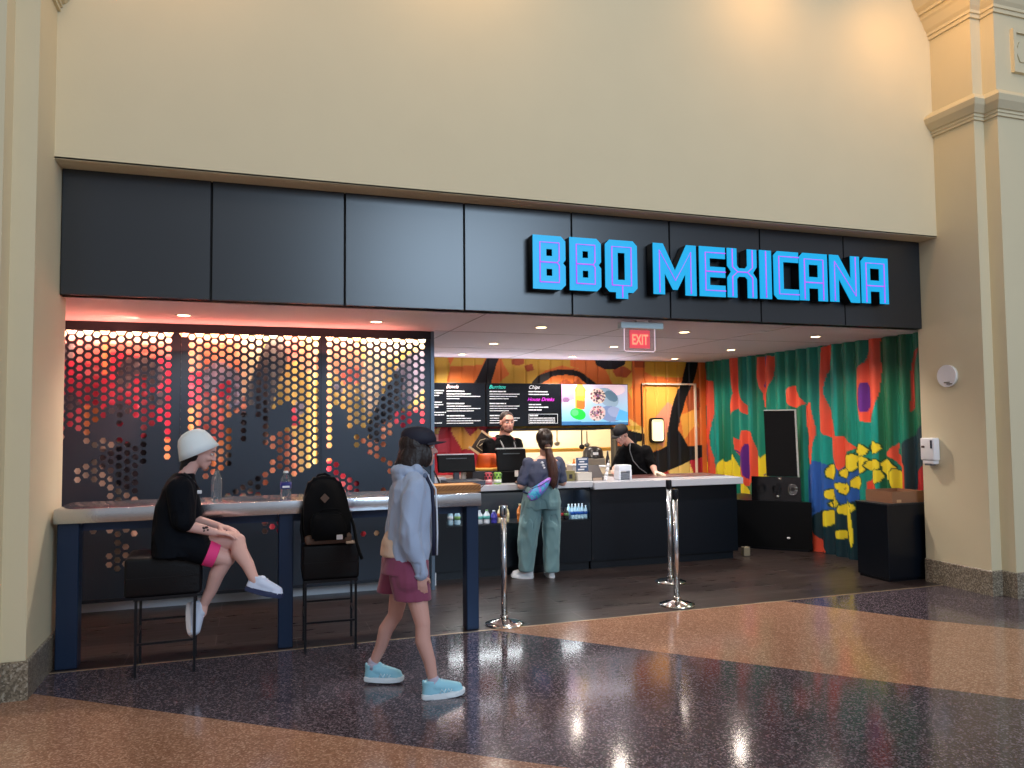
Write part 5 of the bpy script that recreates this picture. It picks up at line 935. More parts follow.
# ---------- 1. walking person
F_=V((.975,-.22,0)); S_=V((.22,.975,0)); # forward, left
hc=V((1.04,4.95,1.545))
t=thing('person','person walking past in navy cap, light blue jacket, maroon shorts and aqua sneakers','person',(1.0,4.95,0))
bm=nb(); HM=frame(F_)
head_prims(bm,hc,HM)
rcone(bm,(1.0,4.95,1.36),.052,(1.02,4.95,1.47),.048)
loft(bm,[ring((.96,4.95,.80),S_,.14,F_,.10),ring((.955,4.95,.90),S_,.15,F_,.105),ring((.965,4.95,1.05),S_,.125,F_,.09),ring((.98,4.95,1.22),S_,.15,F_,.10),ring((.985,4.95,1.34),S_,.15,F_,.07),ring((1.0,4.95,1.39),S_,.06,F_,.05)])
sR=V((.975,4.80,1.325)); eR=V((.925,4.745,1.03)); wR=V((1.005,4.75,.765)); sL=V((1.02,5.10,1.325)); eL=V((1.0,5.17,1.05)); wL=V((1.07,5.13,.87))
rcone(bm,sR,.05,eR,.04); rcone(bm,eR,.04,wR,.026); rcone(bm,sL,.05,eL,.04); rcone(bm,eL,.04,wL,.026)
hand(bm,wR,(.10,0,-1),(.1,1,0),(1,0,0),curl=.45,s=.86); hand(bm,wL,(.45,0,-.85),(-1,-.2,0),(0,-1,0),curl=.8,s=.9)
hR=V((.95,4.865,.84)); kR=V((1.025,4.80,.455)); aR=V((1.085,4.77,.10)); hL=V((.965,5.03,.84)); kL=V((.905,5.09,.45)); aL=V((.775,5.18,.125))
for h,k,a in ((hR,kR,aR),(hL,kL,aL)):
    rcone(bm,h,.085,h.lerp(k,.5),.069); rcone(bm,h.lerp(k,.5),.069,k,.049); calf(bm,k,a,.9,-F_); rcone(bm,a,.034,a+V((0,0,-.05)),.036)
remesh('body',bm,skin_m('walker',(206,158,146)),t,voxel=.0055,smooth=4)
face_parts(t,hc,HM)
shoe(t,(1.085,4.77,0.0),(.99,-.03,0),(0,0,1),(150,206,226),(226,234,240),.275,(200,220,235),(225,240,248))
shoe(t,(.785,5.175,.012),(.94,-.33,-.05),(.05,0,1),(146,204,224),(222,232,238),.26,(200,220,235),(225,240,248))
# socks
for q in (aR,aL): bm=nb(); rcone(bm,q+V((0,0,-.03)),.038,q+V((0,0,.008)),.037); obj('sock',bm,mat('sock',(176,170,190),.8),t,smooth=True)
# hair
bm=nb(); ell(bm,hc+V((-.03,0,.02)),(.105,.094,.10)); ell(bm,hc+V((-.045,0,-.05)),(.10,.098,.08))
loft(bm,[ring(hc+V((-.05,0,-.115)),S_,.105,F_,.085),ring(hc+V((-.045,0,-.06)),S_,.10,F_,.10),ring(hc+V((-.03,0,.02)),S_,.09,F_,.09)])
rcone(bm,hc+V((-.10,0,-.08)),.045,hc+V((-.155,-.01,-.105)),.014)
ell(bm,hc+V((.02,-.07,-.05)),(.05,.022,.075)); ell(bm,hc+V((.05,.07,-.05)),(.05,.022,.075))
remesh('hair',bm,mat('hair_dark',(34,24,24),.45,bump=.4,bscale=90),t,voxel=.006,smooth=3,folds=.008,fscale=26,stretch=(1,1,.25))
# cap
bm=nb(); cc=hc+V((-.005,0,.045))
loft(bm,[ring(cc+V((0,0,-.02)),S_,.094,F_,.116),ring(cc+V((-.002,0,.02)),S_,.095,F_,.116),ring(cc+V((-.006,0,.055)),S_,.088,F_,.106),ring(cc+V((-.01,0,.078)),S_,.07,F_,.085),ring(cc+V((-.012,0,.091)),S_,.04,F_,.05),ring(cc+V((-.012,0,.096)),S_,.012,F_,.015)],32,2)
cap=obj('cap',bm,mat('navy_cap',(24,26,44),.7,bump=.1,bscale=150),t,smooth=True)
bm=nb(); n=14; A=[];B=[]
for i in range(n):
    a=-1.15+2.3*i/(n-1); p=cc+F_*(.103*math.cos(a)+.004)+S_*(.088*math.sin(a))+V((0,0,-.008)); q=cc+F_*(.113*math.cos(a)*1.0+.068*max(0,math.cos(a*1.15)))+S_*(.09*math.sin(a))+V((0,0,-.012-.022*math.sin(a)**2+.002))
    A.append(p);B.append(q)
for dz in (0,.005):
    for p,q in zip(A,B): bm.verts.new(p+V((0,0,dz))); bm.verts.new(q+V((0,0,dz)))
bm.verts.ensure_lookup_table(); v=bm.verts; o2=2*n
for i in range(n-1):
    a,b,c,d=2*i,2*i+1,2*i+3,2*i+2; bm.faces.new((v[a],v[b],v[c],v[d])); bm.faces.new((v[a+o2],v[d+o2],v[c+o2],v[b+o2])); bm.faces.new((v[b],v[b+o2],v[c+o2],v[c])); bm.faces.new((v[a],v[d],v[d+o2],v[a+o2]))
bm.faces.new((v[0],v[o2],v[1+o2],v[1])); bm.faces.new((v[2*n-2],v[2*n-1],v[2*n-1+o2],v[2*n-2+o2]))
obj('brim',bm,mat('navy_cap',(24,26,44),.7),cap,smooth=True)
# shorts
bm=nb(); loft(bm,[ring((.955,4.95,.98),S_,.155,F_,.115),ring((.95,4.95,.86),S_,.175,F_,.14),ring((.94,4.95,.76),S_,.18,F_,.15)])
rcone(bm,(.95,4.87,.80),.115,(.955,4.85,.72),.11)
loft(bm,[ring((.945,4.865,.84),S_,.095,F_,.13),ring((.955,4.86,.72),S_,.095,F_,.125),ring((.975,4.85,.598),S_,.098,F_,.118)])
loft(bm,[ring((.94,5.03,.84),S_,.095,F_,.13),ring((.925,5.04,.72),S_,.095,F_,.125),ring((.895,5.055,.612),S_,.098,F_,.118)])
remesh('shorts',bm,mat('maroon_cloth',(128,58,88),.8,sheen=.3),t,voxel=.0065,smooth=4,folds=.006,fscale=8,stretch=(1.4,1.4,.35))
# inner shirt
bm=nb(); loft(bm,[ring((.94,4.95,.865),S_,.165,F_,.155),ring((.945,4.95,.95),S_,.16,F_,.15),ring((.97,4.95,1.1),S_,.13,F_,.11),ring((.985,4.95,1.3),S_,.12,F_,.09),ring((1.0,4.95,1.40),S_,.06,F_,.062)])
remesh('inner_shirt',bm,mat('tan_cloth',(206,178,158),.85),t,voxel=.008,smooth=3,folds=.006)
# jacket
jm=mat('jacket_blue',(158,174,202),.72,sheen=.2,bump=.06,bscale=70)
bm=nb(); loft(bm,[ring((.985,4.90,.755),S_,.10,F_,.075),ring((.965,4.92,.83),S_,.155,F_,.125),ring((.965,4.94,.92),S_,.175,F_,.143),ring((.965,4.95,1.03),S_,.175,F_,.142),ring((.975,4.95,1.18),S_,.175,F_,.140),ring((.98,4.95,1.29),S_,.178,F_,.125),ring((.985,4.95,1.35),S_,.15,F_,.098),ring((.995,4.95,1.40),S_,.082,F_,.078)])
for s_,e_,w_ in ((sR,eR,wR),(sL,eL,wL)):
    rcone(bm,s_,.072,e_,.062); rcone(bm,e_,.062,w_+(e_-w_)*.06,.047)
ell(bm,(.95,4.95,1.40),(.10,.125,.05)); ell(bm,(.91,4.95,1.365),(.05,.11,.06)); rcone(bm,(1.0,4.86,1.41),.035,(1.07,4.9,1.36),.028); rcone(bm,(1.02,5.04,1.41),.035,(1.08,5.0,1.36),.028)
jk=remesh('jacket',bm,jm,t,voxel=.007,smooth=4,folds=.024,fscale=6.5,stretch=(1.2,1.2,.5))
bm=nb(); P0=[(1.065,4.87,1.37),(1.105,4.87,1.28),(1.112,4.87,1.15),(1.115,4.87,1.0),(1.112,4.87,.86)]
for a_,nm,c_,ox,w_ in ((0,'lining_strip',(30,32,58),.0,.012),(1,'zip_edge',(214,222,236),.022,.006)):
    bm=nb(); tube(bm,[V(p)+V((ox*(.3 if i==0 else 1),-.004,0)) for i,p in enumerate(P0)],w_,8); obj(nm,bm,mat('w_'+nm,c_,.6),jk,smooth=True)
bm=nb(); ell(bm,(1.045,4.80,1.375),(.014,.006,.016)); obj('chest_badge',bm,mat('badge_grey',(90,104,130),.6),jk)
# ---------- 2. seated person
F_=V((1,0,0)); S_=V((0,1,0)); Y0=5.93
t=thing('person','person seated sideways on the left stool, white hat, black shirt, legs crossed','person',(-.5,Y0,.805))
hp=math.radians(22); HF=V((math.cos(hp),-.05,-math.sin(hp))); HM=frame(HF); hc=V((-.335,Y0,1.525))
bm=nb(); head_prims(bm,hc,HM)
rcone(bm,(-.44,Y0,1.34),.052,(-.375,Y0,1.46),.048)
loft(bm,[ring((-.50,Y0,.83),S_,.16,F_,.12),ring((-.50,Y0,.92),S_,.155,F_,.11),ring((-.50,Y0,1.06),S_,.13,F_,.1),ring((-.50,Y0,1.2),S_,.15,F_,.1),ring((-.46,Y0,1.31),S_,.14,F_,.075),ring((-.44,Y0,1.36),S_,.06,F_,.05)])
sR=V((-.46,Y0-.165,1.275)); eR=V((-.42,Y0-.19,1.03)); wR=V((-.235,Y0-.15,.965)); sL=V((-.46,Y0+.16,1.275)); eL=V((-.40,Y0+.15,1.03)); wL=V((-.22,Y0+.04,.985))
rcone(bm,sR,.052,eR,.042); rcone(bm,eR,.042,wR,.028); rcone(bm,sL,.05,eL,.04); rcone(bm,eL,.04,wL,.027)
hand(bm,wR,(1,.25,-.22),(-.1,0,-1),(0,1,0),curl=.3); hand(bm,wL,(1,-.3,-.2),(0,0,-1),(0,-1,0),curl=.3)
hR=V((-.50,Y0-.09,.90)); kR=V((-.155,5.87,.765)); aR=V((-.31,5.97,.435)); hL=V((-.50,Y0+.09,.915)); kL=V((-.085,5.86,.885)); aL=V((.022,5.67,.66))
rcone(bm,hR,.088,kR,.058); calf(bm,kR,aR,1.0,(-1,0,-.3)); rcone(bm,hL,.088,hL.lerp(kL,.6),.074); rcone(bm,hL.lerp(kL,.6),.074,kL,.056); calf(bm,kL,aL,1.02,(-1,0,0))
rcone(bm,aR,.034,aR+V((-.01,-.01,-.05)),.036); rcone(bm,aL,.034,aL+V((.02,0,-.04)),.036)
remesh('body',bm,skin_m('seated',(214,170,160)),t,voxel=.0055,smooth=4)
face_parts(t,hc,HM)
f2=V((.93,-.12,-.30)).normalized(); u2=V((.30,0,.95))
shoe(t,aL+V((.01,0,-.105)),f2,u2,(208,218,240),(40,50,84),.26,(230,234,245))
f3=V((.05,-.28,-.95)).normalized(); u3=V((.9,-.35,.15))
shoe(t,aR+V((-.10,.02,-.045)),f3,u3,(196,206,226),(206,196,194),.235,(230,234,245))
bm=nb(); loft(bm,[ring((-.50,Y0,.812),S_,.20,F_,.145),ring((-.50,Y0,.90),S_,.19,F_,.145),ring((-.505,Y0,1.02),S_,.17,F_,.135),ring((-.495,Y0,1.15),S_,.175,F_,.13),ring((-.47,Y0,1.26),S_,.18,F_,.115),ring((-.46,Y0,1.325),S_,.13,F_,.09),ring((-.44,Y0,1.37),S_,.065,F_,.065)])
for s_,e_ in ((sR,eR),(sL,eL)): rcone(bm,s_,.085,s_.lerp(e_,.85),.082)
rcone(bm,(-.5,Y0-.08,.89),.115,(-.37,Y0-.07,.875),.105); rcone(bm,(-.5,Y0+.08,.90),.11,(-.38,Y0+.06,.90),.10)
remesh('black_shirt',bm,mat('black_tee',(11,15,22),.85,spec=.15),t,voxel=.007,smooth=4,folds=.013,fscale=6,stretch=(1.3,1.3,.6))
bm=nb(); rcone(bm,hR,.098,hR.lerp(kR,.6),.088); rcone(bm,hL,.105,hL.lerp(kL,.5),.087); ell(bm,(-.50,Y0,.89),(.13,.18,.082)); remesh('black_shorts',bm,mat('black_short',(11,14,20),.85,spec=.15),t,voxel=.007,smooth=3)
bm=nb(); d=(kR-hR).normalized(); p=hR.lerp(kR,.60); cyl(bm,p,p+d*.075,.090,.086,n=28); remesh('pink_hem',bm,mat('pink_hem',(232,60,130),.7),t,voxel=.0055,smooth=2)
bm=nb()
for a,b_,c_ in ((0,0,.016),(.022,.006,.012),(-.02,.008,.011),(.005,-.016,.010),(.03,-.012,.008)):
    q=eR.lerp(wR,.62)+V((a,-.029,b_+.012)); ell(bm,q,(c_,.006,c_*.7),u=8,v=6)
obj('forearm_tattoo',bm,mat('tattoo',(66,50,50),.7),t,smooth=True)
# hat
bm=nb(); ht=math.radians(-23)
lathe(bm,[(.128,0),(.133,.0),(.118,.05),(.105,.098),(.088,.135),(.055,.16),(.02,.169),(0,.17),(0,.162),(.05,.153),(.08,.128),(.098,.095),(.112,.048)],(0,0,0),36,1,.92,loop=False)
for v in bm.verts:
    pass
bmesh.ops.transform(bm,matrix=Matrix.Translation((-.345,Y0,1.505))@Matrix.Rotation(ht,4,'Y')@Matrix.Diagonal((1.08,1.08,1.04,1)),verts=bm.verts)
hat=obj('white_hat',bm,mat('hat_white',(222,232,236),.8,bump=.12,bscale=80),t,smooth=True)
bm=nb(); ell(bm,hc+V((-.055,0,-.02)),(.065,.072,.07)); rcone(bm,hc+V((-.075,0,-.05)),.05,(-.44,Y0,1.40),.035); remesh('hair',bm,mat('hair_black',(18,16,20),.5),t,voxel=.007,smooth=3,folds=.005,fscale=25)
bm=nb(); tube(bm,[(-.44,Y0-.065,1.375),(-.40,Y0-.08,1.34),(-.36,Y0-.06,1.29),(-.345,Y0-.02,1.255)],.007,6); obj('neck_cord',bm,blackm,t,smooth=True)
bm=nb(); box(bm,-.355,-.325,Y0-.045,Y0-.035,1.225,1.25,.004); obj('cord_pendant',bm,white,t)
t.location.y-=.05
# ---------- 3. customer from behind
F_=V((.08,.997,0)); S_=V((-.997,.08,0)); hc=V((3.045,7.90,1.515))
t=thing('person','person ordering at the counter, seen from behind, long ponytail, green trousers, tie dye hip bag','person',(3.03,7.95,0))
bm=nb(); HM=frame(F_); head_prims(bm,hc,HM); rcone(bm,(3.05,7.9,1.31),.05,(3.045,7.89,1.43),.047)
loft(bm,[ring((3.02,7.93,.82),S_,.17,F_,.12),ring((3.02,7.93,.92),S_,.175,F_,.12),ring((3.03,7.92,1.03),S_,.135,F_,.1),ring((3.04,7.91,1.18),S_,.155,F_,.11),ring((3.05,7.9,1.29),S_,.15,F_,.08),ring((3.05,7.9,1.34),S_,.06,F_,.05)])
sL=V((2.87,7.92,1.26)); eL=V((2.785,7.93,1.02)); wL=V((2.84,8.12,1.045)); sR=V((3.225,7.92,1.26)); eR=V((3.275,7.93,1.04)); wR=V((3.20,8.05,1.055))
for s_,e_,w_ in ((sL,eL,wL),(sR,eR,wR)): rcone(bm,s_,.052,e_,.042); rcone(bm,e_,.042,w_,.028)
hand(bm,wL,(.2,1,0),(0,0,-1),(1,0,0),curl=.3); hand(bm,wR,(-.3,1,.1),(0,0,-1),(-1,0,0),curl=.4)
hL=V((2.94,7.94,.86)); kL=V((2.89,7.99,.47)); aL=V((2.87,8.04,.10)); hR=V((3.12,7.94,.86)); kR=V((3.135,7.95,.47)); aR=V((3.14,7.97,.10))
for h,k,a in ((hL,kL,aL),(hR,kR,aR)): rcone(bm,h,.09,k,.056); calf(bm,k,a); rcone(bm,a,.034,a+V((0,0,-.05)),.035)
remesh('body',bm,skin_m('customer',(206,160,142)),t,voxel=.006,smooth=4)
face_parts(t,hc,HM)
shoe(t,(2.88,8.02,0),(-.85,.5,0),(0,0,1),(228,228,230),(236,236,236),.25,(240,240,240)); shoe(t,(3.14,7.98,0),(.1,1,0),(0,0,1),(228,228,230),(236,236,236),.25,(240,240,240))
bm=nb(); loft(bm,[ring((3.025,7.93,1.04),S_,.15,F_,.12),ring((3.02,7.93,.94),S_,.195,F_,.145),ring((3.02,7.93,.84),S_,.215,F_,.15),ring((3.02,7.935,.76),S_,.21,F_,.14)])
loft(bm,[ring((2.92,7.94,.86),S_,.11,F_,.13),ring((2.89,7.95,.62),S_,.112,F_,.115),ring((2.87,7.97,.42),S_,.108,F_,.105),ring((2.865,8.0,.22),S_,.088,F_,.095),ring((2.865,8.01,.085),S_,.078,F_,.088)])
loft(bm,[ring((3.12,7.94,.86),S_,.11,F_,.13),ring((3.14,7.94,.62),S_,.10,F_,.11),ring((3.14,7.95,.42),S_,.092,F_,.10),ring((3.14,7.96,.22),S_,.085,F_,.09),ring((3.14,7.96,.07),S_,.08,F_,.085)])
remesh('green_trousers',bm,mat('sage_cloth',(108,142,146),.8,sheen=.2),t,voxel=.007,smooth=3,folds=.018,fscale=6,stretch=(1.2,1.2,.6))
bm=nb(); loft(bm,[ring((3.03,7.93,.985),S_,.168,F_,.13),ring((3.03,7.92,1.06),S_,.18,F_,.13),ring((3.035,7.91,1.16),S_,.195,F_,.13),ring((3.045,7.91,1.26),S_,.19,F_,.105),ring((3.05,7.9,1.31),S_,.10,F_,.075)])
for s_,e_ in ((sL,eL),(sR,eR)): rcone(bm,s_,.068,s_.lerp(e_,.8),.06)
remesh('grey_shirt',bm,mat('slate_cloth',(70,76,98),.8),t,voxel=.007,smooth=4,folds=.012,fscale=7)
bm=nb(); 
for k in range(5): ell(bm,(2.985+.012*k,7.80-.0,1.27-.028*k),(.016,.01,.014),u=8,v=6)
obj('shirt_print',bm,mat('print_white',(210,210,216),.7),t,smooth=True)
bm=nb()
for k,(a,b_) in enumerate(((.3,.0),(.45,.02),(.6,-.01),(.75,.015),(.9,0))):
    q=eL.lerp(wL,a*.6)+V((-.03,-.025,b_)); ell(bm,q,(.018,.018,.014),u=8,v=6)
obj('arm_tattoo',bm,mat('tattoo_grey',(120,116,110),.7),t,smooth=True)
bm=nb(); ell(bm,hc+V((0,-.02,.03)),(.092,.11,.10)); ell(bm,hc+V((0,-.05,-.03)),(.085,.075,.085)); remesh('hair',bm,mat('hair_brownblack',(38,28,24),.4,bump=.4,bscale=70),t,voxel=.007,smooth=3,folds=.006,fscale=22,stretch=(1,1,.4))
bm=nb(); rcone(bm,hc+V((.0,-.12,-.075)),.035,(3.075,7.765,1.30),.05); rcone(bm,(3.075,7.765,1.30),.05,(3.095,7.76,1.17),.056); rcone(bm,(3.095,7.76,1.17),.056,(3.10,7.765,1.05),.04); rcone(bm,(3.10,7.765,1.05),.04,(3.095,7.775,.99),.012)
remesh('ponytail',bm,mat('hair_brown',(72,46,38),.45,bump=.5,bscale=60),t,voxel=.007,smooth=3,folds=.012,fscale=24,stretch=(1,1,.2))
bm=nb(); lathe(bm,[(.030,-.01),(.04,0),(.030,.01)],tuple(hc+V((0,-.125,-.085))),16); obj('hair_tie',bm,mat('tie_tan',(206,186,150),.6),t,smooth=True)
t2=thing('hip_bag','teal and pink tie dye hip bag slung across the back of the ordering customer','bag',(2.95,7.755,.98))
bm=nb(); loft(bm,[((2.81,7.76,.945),(.015,0,.03),(0,.02,0)),((2.85,7.745,.945),(.02,0,.078),(0,.04,0)),((2.93,7.74,.98),(.03,0,.095),(0,.045,0)),((3.01,7.745,1.035),(.022,0,.078),(0,.04,0)),((3.06,7.76,1.085),(.01,0,.03),(0,.02,0))],20,2)
def bagm():
    m=mat('tie_dye',(60,130,190),.6); nt=m.node_tree; b=nt.nodes['Principled BSDF']; tc=nt.nodes.new('ShaderNodeTexCoord'); n=nt.nodes.new('ShaderNodeTexNoise'); n.inputs['Scale'].default_value=11; n.inputs['Distortion'].default_value=1.5
    r=nt.nodes.new('ShaderNodeValToRGB'); el=r.color_ramp.elements; el[0].position=.35; el[0].color=lin((40,130,190)); el[1].position=.7; el[1].color=lin((216,120,196)); e=el.new(.5); e.color=lin((110,110,210)); e=el.new(.44); e.color=lin((70,180,200))
    nt.links.new(tc.outputs['Object'],n.inputs['Vector']); nt.links.new(n.outputs['Fac'],r.inputs['Fac']); nt.links.new(r.outputs['Color'],b.inputs['Base Color']); return m
obj('pouch',bm,bagm(),t2,smooth=True)
bm=nb(); tube(bm,[(2.84,7.74,1.0),(2.93,7.70,1.035),(3.03,7.715,1.085)],.004,5); obj('zip',bm,mat('zip_dark',(40,40,70),.4),t2,smooth=True)
bm=nb(); tube(bm,[(3.05,7.76,1.07),(3.12,7.775,1.13),(3.19,7.82,1.22),(3.21,7.88,1.29),(3.19,7.95,1.31)],.011,6); tube(bm,[(2.835,7.765,.95),(2.80,7.80,.95),(2.795,7.88,.96)],.011,6); obj('strap',bm,mat('strap_blue',(40,60,100),.6),t2,smooth=True)
# ---------- 4. cashier
F_=V((.40,-.92,0)).normalized(); S_=V((.92,.40,0)).normalized(); hc=V((3.03,9.13,1.712))
t=thing('person','bearded cashier in black shirt with grey apron straps behind the register','person',(3.0,9.2,0))
bm=nb(); HM=frame(V((.06,-1,-.05))); head_prims(bm,hc,HM,1.1,True); rcone(bm,(3.0,9.2,1.48),.07,(3.02,9.16,1.63),.064)
loft(bm,[ring((2.99,9.2,.95),S_,.16,F_,.11),ring((2.99,9.2,1.1),S_,.15,F_,.11),ring((2.99,9.2,1.3),S_,.18,F_,.12),ring((2.99,9.2,1.43),S_,.19,F_,.09),ring((3.0,9.2,1.5),S_,.07,F_,.06)])
sR=V((2.79,9.12,1.44)); eR=V((2.76,9.06,1.16)); wR=V((2.94,8.93,1.10)); sL=V((3.20,9.28,1.44)); eL=V((3.25,9.2,1.16)); wL=V((3.16,8.98,1.13))
for s_,e_,w_ in ((sR,eR,wR),(sL,eL,wL)): rcone(bm,s_,.06,e_,.047); rcone(bm,e_,.047,w_,.032)
hand(bm,wR,(.3,-1,0),(0,0,-1),(1,0,0),curl=.4); hand(bm,wL,(-.3,-1,0),(0,0,-1),(-1,0,0),curl=.4)
for h,k,a in ((V((2.9,9.2,.93)),V((2.9,9.18,.5)),V((2.9,9.22,.1))),(V((3.08,9.24,.93)),V((3.09,9.22,.5)),V((3.1,9.26,.1)))): rcone(bm,h,.09,k,.06); calf(bm,k,a); rcone(bm,a,.036,a+V((0,0,-.05)),.037)
remesh('body',bm,skin_m('cashier',(222,164,146)),t,voxel=.0065,smooth=4)
face_parts(t,hc,HM,1.1,lip=(150,86,82),brow=(40,30,28))
def HP(x,y,z,s=1.1): return hc+(HM@V((x*s,y*s,z*s)))
bm=nb(); ell(bm,HP(-.022,0,.045),(.106,.09,.093),HM); remesh('hair',bm,mat('hair_short',(52,40,38),.6),t,voxel=.006,smooth=2)
bm=nb(); ell(bm,HP(.048,0,-.088),(.058,.056,.036),HM); ell(bm,HP(.0,.055,-.06),(.03,.02,.04),HM); ell(bm,HP(.0,-.055,-.06),(.03,.02,.04),HM); remesh('beard',bm,mat('beard_brown',(112,78,68),.7),t,voxel=.005,smooth=3)
bm=nb(); loft(bm,[ring((2.99,9.2,.92),S_,.19,F_,.135),ring((2.99,9.2,1.1),S_,.18,F_,.135),ring((2.99,9.2,1.3),S_,.215,F_,.14),ring((2.99,9.2,1.44),S_,.215,F_,.115),ring((3.0,9.19,1.52),S_,.13,F_,.09),ring((3.0,9.19,1.555),S_,.085,F_,.08)])
for s_,e_ in ((sR,eR),(sL,eL)): rcone(bm,s_,.082,s_.lerp(e_,.85),.072)
remesh('black_shirt',bm,mat('black_polo',(11,11,13),.8,spec=.15),t,voxel=.008,smooth=4,folds=.012,fscale=7)
bm=nb()
for sg,ex in ((-1,0),(1,.02)):
    b0=V((2.99,9.2,0)); tube(bm,[b0+S_*(.105*sg)+F_*(.06)+V((0,0,1.505)),b0+S_*(.10*sg)+F_*(.125)+V((0,0,1.42)),b0+S_*(.085*sg)+F_*(.15)+V((0,0,1.3)),b0+S_*(.08*sg)+F_*(.15)+V((0,0,1.2))],.010,6)
obj('apron_straps',bm,mat('apron_grey',(150,146,146),.6),t,smooth=True)
bm=nb(); rcone(bm,V((2.99,9.2,1.49))+S_*.15,.045,V((2.99,9.2,1.45))+S_*.19,.04); rcone(bm,V((2.99,9.2,1.49))-S_*.14,.045,V((2.99,9.2,1.45))-S_*.18,.04); remesh('red_shoulder_trim',bm,mat('trim_red',(160,34,46),.7),t,voxel=.007,smooth=3)
bm=nb(); 
for x in (2.9,3.09): rcone(bm,(x,9.22,.9),.105,(x,9.22,.1),.075)
ell(bm,(2.99,9.2,.92),(.17,.13,.1)); remesh('black_trousers',bm,mat('black_trouser',(22,22,26),.8),t,voxel=.01,smooth=3)
for x in (2.9,3.1): shoe(t,(x,9.24,0),(.2,-1,0),(0,0,1),(30,30,34),(60,60,60),.27)
# ---------- 5. leaning worker
F_=V((-.75,-.62,0)).normalized(); S_=V((.62,-.75,0)).normalized()
hc=V((4.60,9.10,1.535))
t=thing('person','worker in black cap and black shirt leaning down over the counter by the napkins','person',(4.9,9.22,0))
hp=math.radians(28); HM=frame(V((-.9*math.cos(hp),-.42*math.cos(hp),-math.sin(hp)))); bm=nb(); head_prims(bm,hc,HM,1.0,True); rcone(bm,(4.76,9.17,1.40),.058,(4.65,9.13,1.49),.052)
loft(bm,[ring((4.93,9.22,.88),S_,.16,F_,.11),ring((4.92,9.22,1.0),S_,.15,F_,.11),ring((4.87,9.2,1.18),S_,.165,F_,.12),ring((4.81,9.19,1.33),S_,.17,F_,.10),ring((4.76,9.17,1.41),S_,.07,F_,.065)])
sL=V((4.93,9.06,1.32)); eL=V((4.99,8.98,1.12)); wL=V((4.92,8.80,1.05)); sR=V((4.70,9.27,1.30)); eR=V((4.58,9.24,1.10)); wR=V((4.46,9.06,1.07))
for s_,e_,w_ in ((sR,eR,wR),(sL,eL,wL)): rcone(bm,s_,.058,e_,.046); rcone(bm,e_,.046,w_,.031)
hand(bm,wR,(-.4,-1,-.05),(0,0,-1),(1,0,0),curl=.35)
for h,k,a in ((V((4.87,9.26,.9)),V((4.87,9.26,.48)),V((4.87,9.28,.1))),(V((5.0,9.18,.9)),V((5.0,9.18,.48)),V((5.0,9.2,.1)))): rcone(bm,h,.09,k,.06); calf(bm,k,a); rcone(bm,a,.036,a+V((0,0,-.05)),.037)
remesh('body',bm,skin_m('worker',(206,158,142)),t,voxel=.0065,smooth=4)
face_parts(t,hc,HM,1.0,lip=(160,84,80))
bm=nb(); hand(bm,wL+V((0,-.02,0)),(.2,-1,-.05),(0,0,-1),(-1,0,0),curl=.25,s=1.05); remesh('glove',bm,mat('glove_cream',(226,204,182),.6),t,voxel=.005,smooth=2)
bm=nb(); ell(bm,hc+(HM@V((-.022,0,.02))),(.092,.08,.085),HM); remesh('hair',bm,mat('hair_black',(18,16,20),.5),t,voxel=.007,smooth=2)
bm=nb()
cc=hc+(HM@V((-.004,0,.045))); mf=HM@V((1,0,0)); ms=HM@V((0,1,0)); mu=HM@V((0,0,1))
loft(bm,[(cc-mu*.01,ms*.09,mf*.112),(cc+mu*.03,ms*.09,mf*.11),(cc+mu*.065,ms*.078,mf*.096),(cc+mu*.088,ms*.05,mf*.062),(cc+mu*.096,ms*.014,mf*.018)],28,2)
cp=obj('cap',bm,mat('cap_black',(20,19,24),.75),t,smooth=True)
bm=nb(); loft(bm,[(cc+mf*.085-mu*.008,ms*.075,mu*.005),(cc+mf*.13-mu*.006,ms*.068,mu*.005),(cc+mf*.165-mu*.012,ms*.045,mu*.004)],20,2.6); obj('brim',bm,mat('cap_black',(20,19,24),.75),cp,smooth=True)
bm=nb(); loft(bm,[ring((4.94,9.22,.86),S_,.19,F_,.135),ring((4.93,9.22,1.0),S_,.185,F_,.14),ring((4.87,9.2,1.18),S_,.195,F_,.145),ring((4.82,9.19,1.32),S_,.195,F_,.12),ring((4.77,9.17,1.40),S_,.10,F_,.09),ring((4.745,9.165,1.425),S_,.075,F_,.072)])
for s_,e_ in ((sR,eR),(sL,eL)): rcone(bm,s_,.08,s_.lerp(e_,.9),.068)
remesh('black_shirt',bm,mat('black_polo2',(9,10,12),.8,spec=.15),t,voxel=.008,smooth=4,folds=.012,fscale=7)
bm=nb(); tube(bm,[(4.70,9.05,1.44),(4.68,9.03,1.33),(4.72,9.02,1.2),(4.80,9.0,1.1),(4.90,8.98,1.03)],.006,6); obj('apron_string',bm,mat('string_grey',(110,112,114),.6),t,smooth=True)
bm=nb(); 
for x,y in ((4.87,9.27),(5.0,9.19)): rcone(bm,(x,y,.88),.105,(x,y,.1),.075)
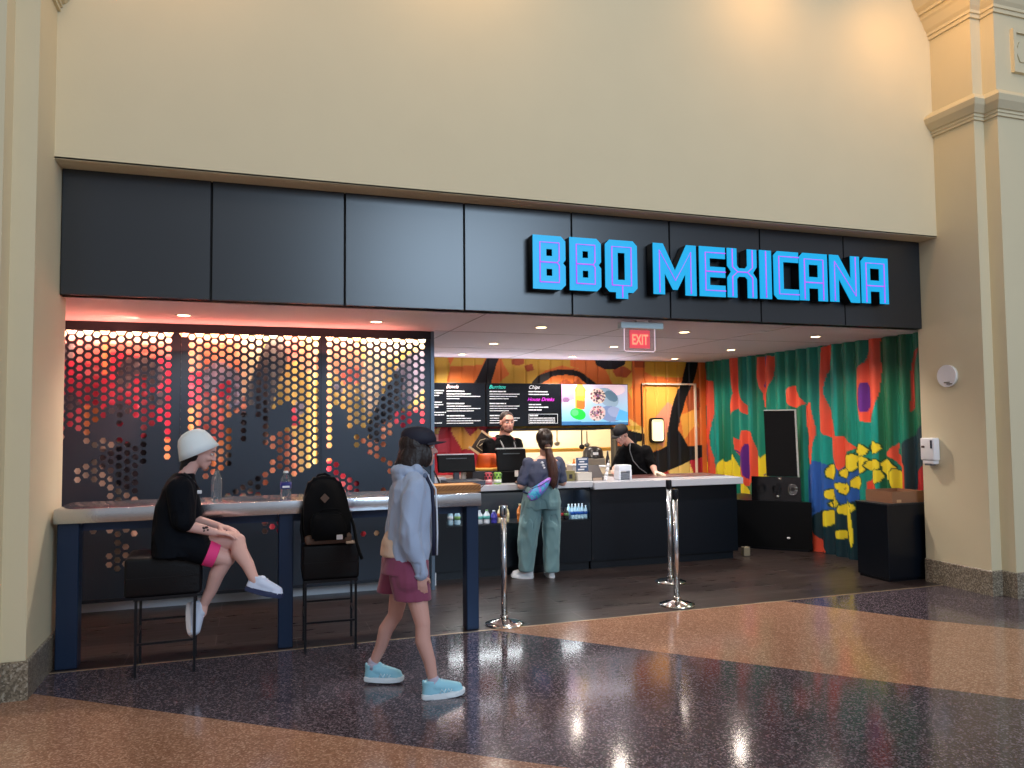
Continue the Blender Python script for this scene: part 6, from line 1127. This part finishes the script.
ell(bm,(4.94,9.22,.9),(.15,.14,.1)); remesh('black_trousers',bm,mat('black_trouser',(22,22,26),.8),t,voxel=.01,smooth=3)
for x,y in ((4.87,9.27),(5.0,9.19)): shoe(t,(x,y,0),(-.75,-.6,0),(0,0,1),(30,30,34),(60,60,60),.27)
# ================= lights, world, camera
def look(o,p): o.rotation_euler=(V(p)-V(o.location)).to_track_quat('-Z','Y').to_euler()
w=bpy.data.worlds.new('world'); scn.world=w; w.use_nodes=True; nt=w.node_tree; bg=nt.nodes['Background']
tc=nt.nodes.new('ShaderNodeTexCoord'); sp=nt.nodes.new('ShaderNodeSeparateXYZ'); rp=nt.nodes.new('ShaderNodeValToRGB'); mr=nt.nodes.new('ShaderNodeMapRange'); mr.inputs['From Min'].default_value=-1
nt.links.new(tc.outputs['Generated'],sp.inputs['Vector']); nt.links.new(sp.outputs['Z'],mr.inputs['Value']); nt.links.new(mr.outputs['Result'],rp.inputs['Fac']); nt.links.new(rp.outputs['Color'],bg.inputs['Color'])
el=rp.color_ramp.elements; el[0].position=.35; el[0].color=(.12,.10,.09,1); el[1].position=1; el[1].color=(.52,.50,.46,1); e=el.new(.53); e.color=(.62,.62,.66,1)
bg.inputs['Strength'].default_value=WORLD_E
for args in LIGHTS:
    nm,loc,tgt,sx,sy,en,col,spr=args
    o=area(nm,loc,(0,0,0),sx,sy,en,col,spr); look(o,tgt)
cam=bpy.data.cameras.new('camera'); co=bpy.data.objects.new('camera',cam); C.objects.link(co); scn.camera=co
cam.sensor_width=36; cam.lens=27.008; cam.clip_start=.05; cam.clip_end=200
r_=V((0.94702605,-0.32103465,-0.00885516)); u_=V((-0.00798501,-0.0511014,0.99866155)); f_=V((0.32105747,0.94568779,0.05095782))
co.matrix_world=Matrix(((r_.x,u_.x,-f_.x,0),(r_.y,u_.y,-f_.y,0),(r_.z,u_.z,-f_.z,1.70),(0,0,0,1)))
vs=scn.view_settings; vs.view_transform='Standard'; vs.look='None'; vs.exposure=EXPO; vs.gamma=1; vs.use_curve_mapping=False
